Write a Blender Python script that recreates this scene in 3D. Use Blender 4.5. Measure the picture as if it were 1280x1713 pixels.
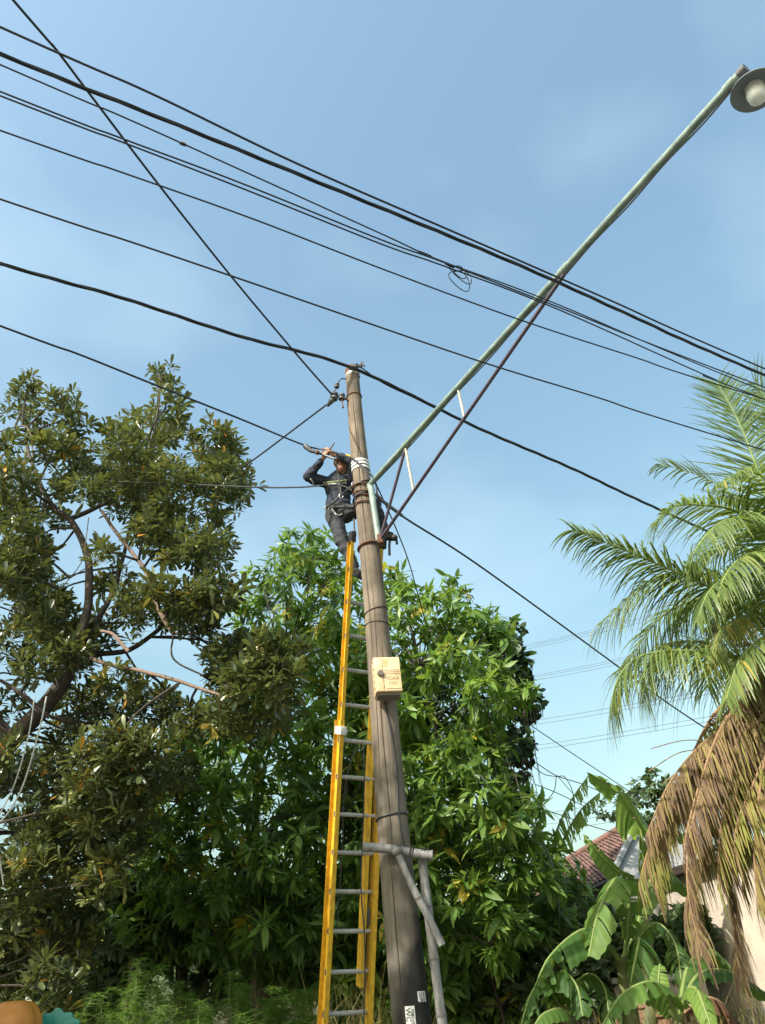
import bpy, bmesh, math, random
import numpy as np
from mathutils import Vector, Matrix, noise

R = math.radians
for o in list(bpy.data.objects):
    bpy.data.objects.remove(o)
SC = bpy.context.scene
COL = SC.collection

# ------------------------------------------------------------------ camera
CAM = Vector((0, 0, 1.6))
PITCH, ROLL = R(34.4), R(5.0)
W0, H0 = 1280.0, 1713.0
FPX = (H0 / 2) / math.tan(R(33.0))
fwd = Vector((0, math.cos(PITCH), math.sin(PITCH)))
up0 = Vector((0, -math.sin(PITCH), math.cos(PITCH)))
rt0 = Vector((1, 0, 0))
rt = rt0 * math.cos(ROLL) - up0 * math.sin(ROLL)
upv = rt0 * math.sin(ROLL) + up0 * math.cos(ROLL)
cd = bpy.data.cameras.new('camera')
cam = bpy.data.objects.new('camera', cd)
COL.objects.link(cam)
cd.sensor_fit = 'VERTICAL'
cd.sensor_height = 24
cd.lens = 12 / math.tan(R(33.0))
cd.clip_start = 0.05
cd.clip_end = 2000
m = Matrix((rt, upv, -fwd)).transposed().to_4x4()
m.translation = CAM
cam.matrix_world = m
SC.camera = cam

def ray(px, py):
    return fwd + rt * ((px - W0 / 2) / FPX) + upv * ((H0 / 2 - py) / FPX)
def P(px, py, d):            # point at depth d along the optical axis
    return CAM + ray(px, py) * d
def PY(px, py, Y):           # point at world distance Y
    r = ray(px, py)
    return CAM + r * (Y / r.y)
def PZ(px, py, z):           # point at world height z
    r = ray(px, py)
    return CAM + r * ((z - CAM.z) / r.z)
def depth_of(p):
    return (p - CAM).dot(fwd)
def PX(p):                   # world point -> photo pixel
    q = p - CAM
    d = q.dot(fwd)
    return (W0 / 2 + q.dot(rt) / d * FPX, H0 / 2 - q.dot(upv) / d * FPX)

# ------------------------------------------------------------------ sky and sun
SUN_EL = R(41)
to_sun = Vector((-0.66, -0.75, 0)).normalized() * math.cos(SUN_EL) + Vector((0, 0, math.sin(SUN_EL)))
world = bpy.data.worlds.new("World")
SC.world = world
world.use_nodes = True
nt = world.node_tree
nt.nodes.clear()
out = nt.nodes.new('ShaderNodeOutputWorld')
bg = nt.nodes.new('ShaderNodeBackground')
sky = nt.nodes.new('ShaderNodeTexSky')
sky.sky_type = 'NISHITA'
sky.sun_disc = False
sky.sun_elevation = SUN_EL
sky.sun_rotation = math.atan2(to_sun.x, to_sun.y)
sky.air_density = 2.0
sky.dust_density = 5.0
sky.ozone_density = 3.4
bg.inputs['Strength'].default_value = 0.15
# thin high cirrus all over the sky
tc = nt.nodes.new('ShaderNodeTexCoord')
mp = nt.nodes.new('ShaderNodeMapping')
mp.inputs['Scale'].default_value = (1.0, 1.0, 2.2)
mp.inputs['Location'].default_value = (26.03, 13.49, 8.17)
nz = nt.nodes.new('ShaderNodeTexNoise')
nz.inputs['Scale'].default_value = 2.1
nz.inputs['Detail'].default_value = 3.5
nz.inputs['Roughness'].default_value = 0.5
rmp = nt.nodes.new('ShaderNodeMapRange')
rmp.inputs['From Min'].default_value = 0.5
rmp.inputs['From Max'].default_value = 0.85
rmp.inputs['To Min'].default_value = 0.0
rmp.inputs['To Max'].default_value = 0.22
mix = nt.nodes.new('ShaderNodeMix')
mix.data_type = 'RGBA'
mix.inputs['B'].default_value = (6.6, 7.4, 7.8, 1)
nt.links.new(tc.outputs['Generated'], mp.inputs['Vector'])
nt.links.new(mp.outputs['Vector'], nz.inputs['Vector'])
nt.links.new(nz.outputs['Fac'], rmp.inputs['Value'])
nt.links.new(rmp.outputs['Result'], mix.inputs['Factor'])
nt.links.new(sky.outputs['Color'], mix.inputs['A'])
tn = nt.nodes.new('ShaderNodeMix')
tn.data_type = 'RGBA'
tn.blend_type = 'MULTIPLY'
tn.inputs['Factor'].default_value = 1.0
tn.inputs['B'].default_value = (1.0, 1.09, 1.02, 1)
nt.links.new(mix.outputs['Result'], tn.inputs['A'])
nt.links.new(tn.outputs['Result'], bg.inputs['Color'])
nt.links.new(bg.outputs['Background'], out.inputs['Surface'])

sl = bpy.data.lights.new('sun', 'SUN')
sl.energy = 4.2
sl.angle = R(0.5)
sl.color = (1.0, 0.94, 0.84)
so = bpy.data.objects.new('sun', sl)
COL.objects.link(so)
so.rotation_euler = (-to_sun).to_track_quat('-Z', 'Y').to_euler()

SC.view_settings.view_transform = 'Standard'
SC.view_settings.look = 'None'
SC.view_settings.exposure = 0.8
SC.view_settings.gamma = 1.0
SC.view_settings.use_curve_mapping = False
SC.cycles.max_bounces = 6
SC.cycles.transparent_max_bounces = 8

rng = np.random.default_rng(7)
rnd = random.Random(11)

# ------------------------------------------------------------------ materials
MATS = {}
def newmat(name):
    mt = bpy.data.materials.new(name)
    mt.use_nodes = True
    MATS[name] = mt
    n = mt.node_tree.nodes
    return mt, n, mt.node_tree.links, n['Principled BSDF']

def plain(name, col, rough=0.6, var=0.25, scale=8.0, metal=0.0, bump=0.15, stretch=(1, 1, 1), col2=None, spec=0.5):
    mt, n, l, b = newmat(name)
    t = n.new('ShaderNodeTexCoord')
    mpn = n.new('ShaderNodeMapping')
    mpn.inputs['Scale'].default_value = stretch
    ns = n.new('ShaderNodeTexNoise')
    ns.inputs['Scale'].default_value = scale
    ns.inputs['Detail'].default_value = 8
    ns.inputs['Roughness'].default_value = 0.65
    cr = n.new('ShaderNodeValToRGB')
    c2 = col2 if col2 else tuple(c * (1 - var) for c in col)
    cr.color_ramp.elements[0].position = 0.32
    cr.color_ramp.elements[1].position = 0.68
    cr.color_ramp.elements[0].color = (*c2, 1)
    cr.color_ramp.elements[1].color = (*[min(1, c * (1 + var * 0.5)) for c in col], 1)
    bp = n.new('ShaderNodeBump')
    bp.inputs['Strength'].default_value = bump
    bp.inputs['Distance'].default_value = 0.02
    l.new(t.outputs['Object'], mpn.inputs['Vector'])
    l.new(mpn.outputs['Vector'], ns.inputs['Vector'])
    l.new(ns.outputs['Fac'], cr.inputs['Fac'])
    l.new(cr.outputs['Color'], b.inputs['Base Color'])
    l.new(ns.outputs['Fac'], bp.inputs['Height'])
    l.new(bp.outputs['Normal'], b.inputs['Normal'])
    b.inputs['Roughness'].default_value = rough
    b.inputs['Metallic'].default_value = metal
    b.inputs['Specular IOR Level'].default_value = spec
    return mt

def leafmat(name, stops, rough=0.42, trans=0.3, tcol=(0.25, 0.4, 0.05), spec=0.45):
    """colour runs along a per-leaf 'tint' value; light also passes through the blade"""
    mt, n, l, b = newmat(name)
    at = n.new('ShaderNodeAttribute')
    at.attribute_name = 'tint'
    cr = n.new('ShaderNodeValToRGB')
    el = cr.color_ramp.elements
    el[0].position, el[0].color = stops[0][0], (*stops[0][1], 1)
    el[1].position, el[1].color = stops[-1][0], (*stops[-1][1], 1)
    for p, c in stops[1:-1]:
        e = el.new(p)
        e.color = (*c, 1)
    t = n.new('ShaderNodeTexCoord')
    ns = n.new('ShaderNodeTexNoise')
    ns.inputs['Scale'].default_value = 14
    mx = n.new('ShaderNodeMix')
    mx.data_type = 'RGBA'
    mx.blend_type = 'MULTIPLY'
    mx.inputs['Factor'].default_value = 0.5
    l.new(t.outputs['Object'], ns.inputs['Vector'])
    l.new(at.outputs['Fac'], cr.inputs['Fac'])
    l.new(cr.outputs['Color'], mx.inputs['A'])
    l.new(ns.outputs['Color'], mx.inputs['B'])
    bc = n.new('ShaderNodeMix')
    bc.data_type = 'RGBA'
    bc.inputs['Factor'].default_value = 0.4
    l.new(cr.outputs['Color'], bc.inputs['A'])
    l.new(mx.outputs['Result'], bc.inputs['B'])
    l.new(bc.outputs['Result'], b.inputs['Base Color'])
    b.inputs['Roughness'].default_value = rough
    b.inputs['Specular IOR Level'].default_value = spec
    tr = n.new('ShaderNodeBsdfTranslucent')
    tm = n.new('ShaderNodeMix')
    tm.data_type = 'RGBA'
    tm.inputs['Factor'].default_value = 0.5
    tm.inputs['B'].default_value = (*tcol, 1)
    l.new(cr.outputs['Color'], tm.inputs['A'])
    l.new(tm.outputs['Result'], tr.inputs['Color'])
    ms = n.new('ShaderNodeMixShader')
    ms.inputs['Fac'].default_value = trans
    l.new(b.outputs['BSDF'], ms.inputs[1])
    l.new(tr.outputs['BSDF'], ms.inputs[2])
    l.new(ms.outputs['Shader'], n['Material Output'].inputs['Surface'])
    return mt

def polemat():
    mt, n, l, b = newmat('pole_wood')
    t = n.new('ShaderNodeTexCoord')
    mp1 = n.new('ShaderNodeMapping'); mp1.inputs['Scale'].default_value = (14, 14, 0.9)
    n1 = n.new('ShaderNodeTexNoise'); n1.inputs['Scale'].default_value = 2.2; n1.inputs['Detail'].default_value = 9; n1.inputs['Roughness'].default_value = .7
    c1 = n.new('ShaderNodeValToRGB')
    c1.color_ramp.elements[0].position = .33; c1.color_ramp.elements[0].color = (.27, .215, .165, 1)
    c1.color_ramp.elements[1].position = .66; c1.color_ramp.elements[1].color = (.58, .48, .375, 1)
    n2 = n.new('ShaderNodeTexNoise'); n2.inputs['Scale'].default_value = 2.6; n2.inputs['Detail'].default_value = 8
    c2 = n.new('ShaderNodeValToRGB')
    c2.color_ramp.elements[0].position = .38; c2.color_ramp.elements[0].color = (.58, .55, .52, 1)
    c2.color_ramp.elements[1].position = .62; c2.color_ramp.elements[1].color = (1.05, 1.0, .95, 1)
    mu = n.new('ShaderNodeMix'); mu.data_type = 'RGBA'; mu.blend_type = 'MULTIPLY'; mu.inputs['Factor'].default_value = 1
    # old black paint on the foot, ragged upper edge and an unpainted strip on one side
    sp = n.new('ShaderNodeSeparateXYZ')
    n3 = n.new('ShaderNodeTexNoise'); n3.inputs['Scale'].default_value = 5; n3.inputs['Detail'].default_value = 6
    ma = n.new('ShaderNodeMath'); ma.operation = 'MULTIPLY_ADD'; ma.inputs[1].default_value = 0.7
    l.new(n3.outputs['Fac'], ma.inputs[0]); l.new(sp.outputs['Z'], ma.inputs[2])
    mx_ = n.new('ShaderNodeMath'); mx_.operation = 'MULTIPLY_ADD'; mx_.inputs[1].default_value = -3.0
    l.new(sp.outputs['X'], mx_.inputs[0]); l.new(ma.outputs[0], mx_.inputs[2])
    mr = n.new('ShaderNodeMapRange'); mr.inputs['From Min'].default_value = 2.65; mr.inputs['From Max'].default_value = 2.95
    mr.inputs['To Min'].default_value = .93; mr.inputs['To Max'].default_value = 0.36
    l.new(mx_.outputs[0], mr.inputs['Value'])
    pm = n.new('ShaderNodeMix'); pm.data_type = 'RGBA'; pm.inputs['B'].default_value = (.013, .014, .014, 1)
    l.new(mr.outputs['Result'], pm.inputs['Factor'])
    # dirt / moss grey up to a couple of metres higher
    mr2 = n.new('ShaderNodeMapRange'); mr2.inputs['From Min'].default_value = 2.6; mr2.inputs['From Max'].default_value = 4.6
    mr2.inputs['To Min'].default_value = .75; mr2.inputs['To Max'].default_value = 0.36
    l.new(ma.outputs[0], mr2.inputs['Value'])
    gm = n.new('ShaderNodeMix'); gm.data_type = 'RGBA'; gm.inputs['B'].default_value = (.115, .105, .09, 1)
    l.new(mr2.outputs['Result'], gm.inputs['Factor'])
    bp = n.new('ShaderNodeBump'); bp.inputs['Strength'].default_value = .5; bp.inputs['Distance'].default_value = .015
    l.new(t.outputs['Object'], mp1.inputs['Vector']); l.new(mp1.outputs['Vector'], n1.inputs['Vector'])
    l.new(t.outputs['Object'], n2.inputs['Vector']); l.new(t.outputs['Object'], n3.inputs['Vector']); l.new(t.outputs['Object'], sp.inputs['Vector'])
    l.new(n1.outputs['Fac'], c1.inputs['Fac']); l.new(n2.outputs['Fac'], c2.inputs['Fac'])
    l.new(c1.outputs['Color'], mu.inputs['A']); l.new(c2.outputs['Color'], mu.inputs['B'])
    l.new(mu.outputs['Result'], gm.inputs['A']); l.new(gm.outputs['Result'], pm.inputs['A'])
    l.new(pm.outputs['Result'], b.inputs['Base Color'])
    l.new(n1.outputs['Fac'], bp.inputs['Height']); l.new(bp.outputs['Normal'], b.inputs['Normal'])
    b.inputs['Roughness'].default_value = .9
    b.inputs['Specular IOR Level'].default_value = .2
    return mt
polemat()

plain('yellow_rail', (.76, .45, .025), .5, .3, 9, bump=.15, stretch=(2.5, 2.5, 1.0), col2=(.50, .28, .03))
plain('aluminium', (.46, .44, .40), .5, .3, 20, metal=.35)
plain('cable', (.018, .02, .025), .55, .3, 30)
plain('cable_grey', (.16, .19, .21), .5, .3, 30)
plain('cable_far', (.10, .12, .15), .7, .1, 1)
plain('black_plastic', (.02, .02, .022), .45, .3, 30)
plain('grey_plastic', (.09, .09, .1), .5, .3, 30)
plain('green_paint', (.23, .29, .25), .5, .3, 9, bump=.2, col2=(.12, .17, .15))
plain('pale_paint', (.42, .38, .28), .55, .3, 8)
plain('purple_rod', (.075, .055, .08), .5, .35, 12)
plain('rust', (.14, .06, .03), .85, .5, 25, bump=.5)
plain('white_metal', (.72, .72, .70), .4, .2, 12)
plain('enamel', (.17, .19, .20), .45, .12, 6, bump=.03)
plain('opal', (.82, .83, .80), .35, .06, 6, bump=.0)
plain('box_cream', (.70, .53, .33), .55, .22, 9, bump=.06, col2=(.58, .40, .22))
plain('box_dark', (.16, .13, .10), .7, .3, 12)
plain('ink', (.03, .03, .03), .7, .1, 30, bump=0)
plain('ink_faded', (.20, .14, .08), .7, .2, 30, bump=0)
plain('paper', (.62, .61, .56), .75, .25, 30, bump=.05)
plain('bamboo', (.22, .21, .20), .6, .6, 9, bump=.25, stretch=(4, 4, 1))
plain('bamboo_node', (.12, .11, .10), .7, .3, 20)
plain('denim', (.018, .024, .042), .85, .45, 22, bump=.35)
plain('trouser', (.035, .038, .046), .88, .45, 18, bump=.4)
plain('skin', (.36, .18, .115), .55, .15, 20, bump=.05)
plain('hair', (.012, .01, .01), .6, .3, 40)
plain('boot', (.02, .018, .016), .55, .4, 25)
plain('helmet', (.78, .45, .02), .3, .1, 8, bump=0)
plain('lime', (.20, .25, .10), .5, .1, 20)
plain('reflective', (.6, .6, .58), .35, .1, 20)
plain('webbing', (.075, .075, .08), .8, .3, 40)
plain('steel', (.5, .5, .5), .35, .2, 20, metal=.8)
plain('bark', (.16, .125, .095), .9, .45, 10, bump=.9, stretch=(3, 3, .8))
plain('bark_dark', (.07, .055, .045), .9, .45, 9, bump=.9, stretch=(3, 3, .8))
plain('bark_pink', (.23, .16, .12), .85, .4, 10, bump=.6, stretch=(3, 3, .8))
plain('palm_bark', (.19, .16, .13), .9, .4, 10, bump=.8, stretch=(1, 1, 4))
plain('midrib', (.19, .25, .07), .6, .25, 10)
plain('midrib_dry', (.28, .17, .09), .8, .35, 10)
plain('cream_wall', (.58, .50, .41), .9, .14, 2.2, bump=.45, col2=(.36, .31, .26))
plain('grey_wall', (.28, .275, .265), .9, .3, 3, bump=.3)
plain('timber_dark', (.045, .03, .022), .8, .4, 8)
plain('clay_tile', (.20, .10, .075), .9, .5, 5, bump=.4, col2=(.085, .055, .048))
plain('brick', (.30, .17, .11), .9, .4, 9, bump=.5)
plain('ground_soil', (.12, .11, .075), .95, .5, 1.2, bump=.8, col2=(.06, .065, .04))
plain('road_surface', (.15, .15, .148), .9, .3, 6, bump=.3)
plain('banana_stem', (.13, .14, .05), .6, .5, 6, bump=.4, stretch=(2, 2, .4))
plain('orange_plastic', (.45, .17, .012), .4, .25, 5)
plain('teal_plastic', (.02, .22, .17), .4, .3, 5)
plain('white_pot', (.6, .58, .53), .6, .2, 8)
plain('mango_fruit', (.08, .14, .03), .5, .3, 10)

leafmat('leaf_broad', [(0, (.036, .054, .026)), (.35, (.072, .098, .038)), (.75, (.145, .17, .058)), (.93, (.30, .29, .06)), (1, (.58, .27, .04))], .30, .20, (.32, .36, .06), .75)
leafmat('leaf_mango', [(0, (.032, .072, .018)), (.4, (.075, .155, .03)), (.8, (.16, .27, .05)), (.95, (.28, .35, .065)), (1, (.46, .36, .05))], .45, .33, (.40, .60, .06), .4)
leafmat('leaf_vine', [(0, (.015, .03, .012)), (1, (.04, .075, .025))], .45, .15, (.12, .2, .03))
leafmat('leaf_far', [(0, (.04, .07, .03)), (1, (.10, .15, .06))], .6, .2, (.2, .3, .05))
leafmat('leaf_palm', [(0, (.07, .12, .035)), (.5, (.15, .215, .06)), (.85, (.30, .33, .09)), (1, (.5, .37, .08))], .40, .34, (.35, .45, .06))
leafmat('leaf_palm_dry', [(0, (.11, .07, .05)), (.4, (.22, .15, .085)), (.75, (.28, .215, .085)), (1, (.26, .275, .065))], .75, .25, (.4, .3, .08), .25)
leafmat('leaf_banana', [(0, (.03, .08, .02)), (.5, (.07, .15, .03)), (1, (.19, .30, .06))], .55, .36, (.42, .6, .08), .3)
leafmat('leaf_banana_dry', [(0, (.10, .05, .03)), (1, (.22, .12, .06))], .8, .2, (.3, .2, .1), .2)
leafmat('leaf_feather', [(0, (.05, .115, .02)), (1, (.16, .27, .05))], .6, .45, (.3, .5, .05), .25)
leafmat('grass_dry', [(0, (.12, .13, .03)), (.6, (.30, .26, .09)), (1, (.45, .36, .17))], .8, .3, (.5, .45, .15), .2)

# ------------------------------------------------------------------ object helpers
def tag(o, label=None, cat=None, group=None, kind=None):
    if label: o['label'] = label
    if cat: o['category'] = cat
    if group: o['group'] = group
    if kind: o['kind'] = kind
    return o
def thing(name, loc, label, cat, group=None):
    o = bpy.data.objects.new(name, None)
    COL.objects.link(o)
    o.location = loc
    o.empty_display_size = 0.2
    return tag(o, label, cat, group)
def root_of(o):
    while o.parent: o = o.parent
    return o
def link(name, me, mt, parent=None, kind=None):
    if mt and len(me.materials) == 0: me.materials.append(MATS[mt] if isinstance(mt, str) else mt)
    o = bpy.data.objects.new(name, me)
    COL.objects.link(o)
    if parent is not None:
        o.parent = parent
        w = Matrix.Identity(4)
        q = parent
        t = Vector((0, 0, 0))
        while q: 
            if q.type == 'EMPTY': t = t + q.location
            q = q.parent
        # meshes under an Empty are stored in world coordinates
        o.matrix_parent_inverse = Matrix.Translation(-t) if parent.type == 'EMPTY' else Matrix.Identity(4)
    if kind: o['kind'] = kind
    return o

class MB:
    def __init__(s): s.v = []; s.f = []
    def add(s, vs, fs):
        b = len(s.v)
        s.v += [tuple(v) for v in vs]
        s.f += [tuple(i + b for i in f) for f in fs]
        return s
    def tube(s, pts, rad, n=8, cap=True, flat=None):
        pts = [Vector(p) for p in pts]
        k = len(pts)
        if not hasattr(rad, '__len__'): rad = [rad] * k
        vs = []; prev = None
        for i, p in enumerate(pts):
            t = (pts[min(i + 1, k - 1)] - pts[max(i - 1, 0)])
            if t.length < 1e-9: t = Vector((0, 0, 1))
            t.normalize()
            if prev is None:
                a = Vector((0, 0, 1)) if abs(t.z) < .9 else Vector((1, 0, 0))
                u = t.cross(a).normalized()
            else:
                u = (prev - t * prev.dot(t))
                u = u.normalized() if u.length > 1e-6 else t.orthogonal().normalized()
            prev = u
            w = t.cross(u)
            for j in range(n):
                an = 2 * math.pi * j / n
                vs.append(p + (u * math.cos(an) + w * math.sin(an) * (flat or 1)) * rad[i])
        fs = [(i * n + j, i * n + (j + 1) % n, (i + 1) * n + (j + 1) % n, (i + 1) * n + j) for i in range(k - 1) for j in range(n)]
        if cap:
            fs.append(tuple(reversed(range(n)))); fs.append(tuple((k - 1) * n + j for j in range(n)))
        return s.add(vs, fs)
    def box(s, c, ax, ay, az, hx, hy, hz):
        c = Vector(c)
        vs = [c + ax * (hx * i) + ay * (hy * j) + az * (hz * k) for k in (-1, 1) for j in (-1, 1) for i in (-1, 1)]
        return s.add(vs, [(0, 2, 3, 1), (4, 5, 7, 6), (0, 1, 5, 4), (2, 6, 7, 3), (0, 4, 6, 2), (1, 3, 7, 5)])
    def lathe(s, c, axis, prof, n=20):
        """prof: (radius, height along the axis)"""
        axis = Vector(axis).normalized()
        u = axis.orthogonal().normalized(); w = axis.cross(u)
        c = Vector(c)
        vs = [c + axis * h + (u * math.cos(2 * math.pi * j / n) + w * math.sin(2 * math.pi * j / n)) * max(r, 1e-4) for r, h in prof for j in range(n)]
        k = len(prof)
        fs = [(i * n + j, i * n + (j + 1) % n, (i + 1) * n + (j + 1) % n, (i + 1) * n + j) for i in range(k - 1) for j in range(n)]
        return s.add(vs, fs)
    def ell(s, c, r, n=12, axes=None):
        c = Vector(c)
        if axes is None: axes = (Vector((1, 0, 0)), Vector((0, 1, 0)), Vector((0, 0, 1)))
        if not hasattr(r, '__len__'): r = (r, r, r)
        vs = []; fs = []
        mrow = max(5, n // 2)
        for i in range(mrow + 1):
            th = math.pi * i / mrow
            for j in range(n):
                ph = 2 * math.pi * j / n
                q = (math.sin(th) * math.cos(ph) * r[0], math.sin(th) * math.sin(ph) * r[1], math.cos(th) * r[2])
                vs.append(c + axes[0] * q[0] + axes[1] * q[1] + axes[2] * q[2])
        for i in range(mrow):
            for j in range(n):
                fs.append((i * n + j, i * n + (j + 1) % n, (i + 1) * n + (j + 1) % n, (i + 1) * n + j))
        return s.add(vs, fs)
    def cap(s, a, b, ra, rb, n=10):
        """tapered capsule"""
        a = Vector(a); b = Vector(b)
        t = (b - a)
        L = t.length
        t = t / L if L > 1e-6 else Vector((0, 0, 1))
        pts = []; rs = []
        for an in (75, 50, 25): pts.append(a - t * ra * math.sin(R(an))); rs.append(ra * math.cos(R(an)))
        pts.append(a); rs.append(ra); pts.append(b); rs.append(rb)
        for an in (25, 50, 75): pts.append(b + t * rb * math.sin(R(an))); rs.append(rb * math.cos(R(an)))
        return s.tube(pts, rs, n)
    def mesh(s, name, smooth=True, bevel=0.0):
        me = bpy.data.meshes.new(name)
        me.from_pydata(s.v, [], s.f)
        bm = bmesh.new(); bm.from_mesh(me)
        bmesh.ops.recalc_face_normals(bm, faces=bm.faces)
        if bevel: bmesh.ops.bevel(bm, geom=list(bm.edges), offset=bevel, segments=2, affect='EDGES', profile=.6)
        if smooth:
            for f in bm.faces: f.smooth = True
            for e in bm.edges:
                if len(e.link_faces) == 2 and e.calc_face_angle(0) > R(42): e.smooth = False
        bm.to_mesh(me); bm.free()
        return me
    def build(s, name, mt, parent=None, smooth=True, bevel=0.0, kind=None):
        return link(name, s.mesh(name, smooth, bevel), mt, parent, kind)

def catmull(pts, n=8):
    pts = [Vector(p) for p in pts]
    q = [pts[0] * 2 - pts[1]] + pts + [pts[-1] * 2 - pts[-2]]
    o = []
    for i in range(1, len(q) - 2):
        for k in range(n):
            t = k / n
            p0, p1, p2, p3 = q[i - 1], q[i], q[i + 1], q[i + 2]
            o.append(.5 * ((2 * p1) + (p2 - p0) * t + (2 * p0 - 5 * p1 + 4 * p2 - p3) * t * t + (3 * p1 - p0 - 3 * p2 + p3) * t ** 3))
    o.append(pts[-1])
    return o

def text_mesh(txt, size, origin, ax, ay, mt, parent, name='lettering', depth=.0008, spacing=1.0):
    c = bpy.data.curves.new('t', 'FONT')
    c.body = txt; c.size = size; c.extrude = depth; c.align_x = 'CENTER'; c.align_y = 'CENTER'; c.space_character = spacing
    o = bpy.data.objects.new('t', c)
    COL.objects.link(o)
    bpy.context.view_layer.update()
    dg = bpy.context.evaluated_depsgraph_get()
    me = bpy.data.meshes.new_from_object(o.evaluated_get(dg))
    bpy.data.objects.remove(o)
    ax = Vector(ax); ay = Vector(ay); az = ax.cross(ay)
    M = Matrix((ax, ay, az)).transposed().to_4x4(); M.translation = Vector(origin)
    me.transform(M)
    me.materials.clear()
    return link(name, me, mt, parent)

# ------------------------------------------------------------------ ground
def sstep(a, b, x):
    t = min(1, max(0, (x - a) / (b - a)))
    return t * t * (3 - 2 * t)
def gh(x, y):
    return 1.5 * sstep(8.6, 11.0, y) + .12 * noise.noise(Vector((x * .35, y * .35, 0))) * sstep(5, 9, y)
gx = [-400, -150, -60] + [-30 + i * 1.0 for i in range(61)] + [60, 150, 400]
gy = [-400, -100, -30, -12] + [-6 + i * .75 for i in range(54)] + [60, 150, 700]
vs = [(x, y, gh(x, y)) for y in gy for x in gx]
nx = len(gx)
fs = [(j * nx + i, j * nx + i + 1, (j + 1) * nx + i + 1, (j + 1) * nx + i) for j in range(len(gy) - 1) for i in range(nx - 1)]
tag(MB().add(vs, fs).build('ground', 'ground_soil'), 'dry grassy ground rising behind the pole', 'ground', kind='structure')

# the village road the photograph is taken from
rdir = Vector((.89, .45, 0)).normalized(); rn = Vector((-rdir.y, rdir.x, 0)); rc = Vector((0, 1.2, .02))
V = []; F = []
for i in range(41):
    for w_ in (-3.2, -1.6, 0, 1.6, 3.2):
        V.append(rc + rdir * (-60 + i * 3) + rn * w_ + Vector((0, 0, .03 - .004 * w_ * w_)))
F = [(i * 5 + j, i * 5 + j + 1, (i + 1) * 5 + j + 1, (i + 1) * 5 + j) for i in range(40) for j in range(4)]
tag(MB().add(V, F).build('road', 'road_surface'), 'grey village road in front of the pole', 'road', kind='structure')

# ------------------------------------------------------------------ utility pole
POLE_Y = 7.0
p_top = PY(590, 624, POLE_Y)
p_low = PY(690, 1713, POLE_Y)
pdir = (p_top - p_low).normalized()
p_base = p_low - pdir * (p_low.z / pdir.z)
pole = thing('utility_pole', p_base, 'tall weathered grey-brown utility pole with a blackened foot', 'utility pole')
PH = p_top.z
def pr(z):                                     # pole radius at height z
    return .165 - (.165 - .082) * (z / PH)
def pax(z):                                    # pole axis at height z
    return p_base + pdir * ((z - p_base.z) / pdir.z)
def wob(z):
    return Vector((.012 * math.sin(z * 1.3 + 1), .01 * math.sin(z * 1.9), 0))
mb = MB()
zs = [-.4 + i * .12 for i in range(int((PH + .4) / .12) + 1)] + [PH]
NS = 28
vs = []
for z in zs:
    c = pax(z) + wob(z)
    for j in range(NS):
        a = 2 * math.pi * j / NS
        d = Vector((math.cos(a), math.sin(a), 0))
        k = 1 + .035 * noise.noise(Vector((math.cos(a) * 2, math.sin(a) * 2, z * .55))) + .02 * noise.noise(Vector((math.cos(a) * 5, math.sin(a) * 5, z * .25)))
        vs.append(c + d * pr(z) * k)
fs = [(i * NS + j, i * NS + (j + 1) % NS, (i + 1) * NS + (j + 1) % NS, (i + 1) * NS + j) for i in range(len(zs) - 1) for j in range(NS)]
mb.add(vs, fs)
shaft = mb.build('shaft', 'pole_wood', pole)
MB().lathe(pax(PH) + wob(PH), pdir, [(.086, -.02), (.088, .0), (.085, .04), (.066, .09), (.03, .115), (.001, .122)], 24).build('cap', 'rust', pole)
def zof(px, py):                               # height on the pole front at a pixel
    return PY(px, py, POLE_Y - .1).z
def hoop(z, r, mt, name='band', tilt=0.0, ext=.004, n=28, parent=None, ph=0.0):
    c = pax(z) + wob(z); rr = pr(z) + ext
    pts = [c + Vector((math.cos(a) * rr, math.sin(a) * rr, tilt * math.cos(a - ph))) for a in [2 * math.pi * k / n for k in range(n + 1)]]
    return MB().tube(pts, r, 6).build(name, mt, parent or pole)
# drying cracks: thin dark grooves along the grain
def crack(z0, z1, a0, wander=.05, name='crack'):
    pts = []
    n = int((z1 - z0) / .1) + 2
    for k in range(n):
        z = z0 + (z1 - z0) * k / (n - 1)
        a = a0 + wander * noise.noise(Vector((z * .9, a0 * 3, 0)))
        pts.append(pax(z) + wob(z) + Vector((math.cos(a), math.sin(a), 0)) * (pr(z) * 1.0 - .001))
    rs = [.0045 * min(1, 4 * k / (n - 1), 4 * (1 - k / (n - 1))) + .0008 for k in range(n)]
    return MB().tube(pts, rs, 5).build(name, 'timber_dark', pole)
crack(2.6, 5.6, R(-98), .25)
crack(3.3, 6.2, R(-120), .12)
crack(5.7, 8.35, R(-100), .2)
crack(6.3, 7.6, R(-75), .5)
crack(1.6, 3.0, R(-112), .15)
crack(3.9, 4.9, R(-70), .2)
hoop(zof(592, 655), .008, 'rust', tilt=.006)
hoop(zof(630, 1018), .006, 'timber_dark', 'wire_tie', tilt=.03, ph=0)
hoop(zof(632, 1040), .004, 'timber_dark', 'wire_tie')
hoop(zof(660, 1363), .009, 'cable', 'wire_tie', tilt=.015)
# bright steel banding where the service cable is anchored
for dz in (0, .045, -.05):
    zb = zof(602, 772) + dz
    MB().lathe(pax(zb) + wob(zb), pdir, [(pr(zb) + .003, -.014), (pr(zb) + .008, -.014), (pr(zb) + .008, .014), (pr(zb) + .003, .014)], 28).build('steel_band', 'white_metal', pole)
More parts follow.
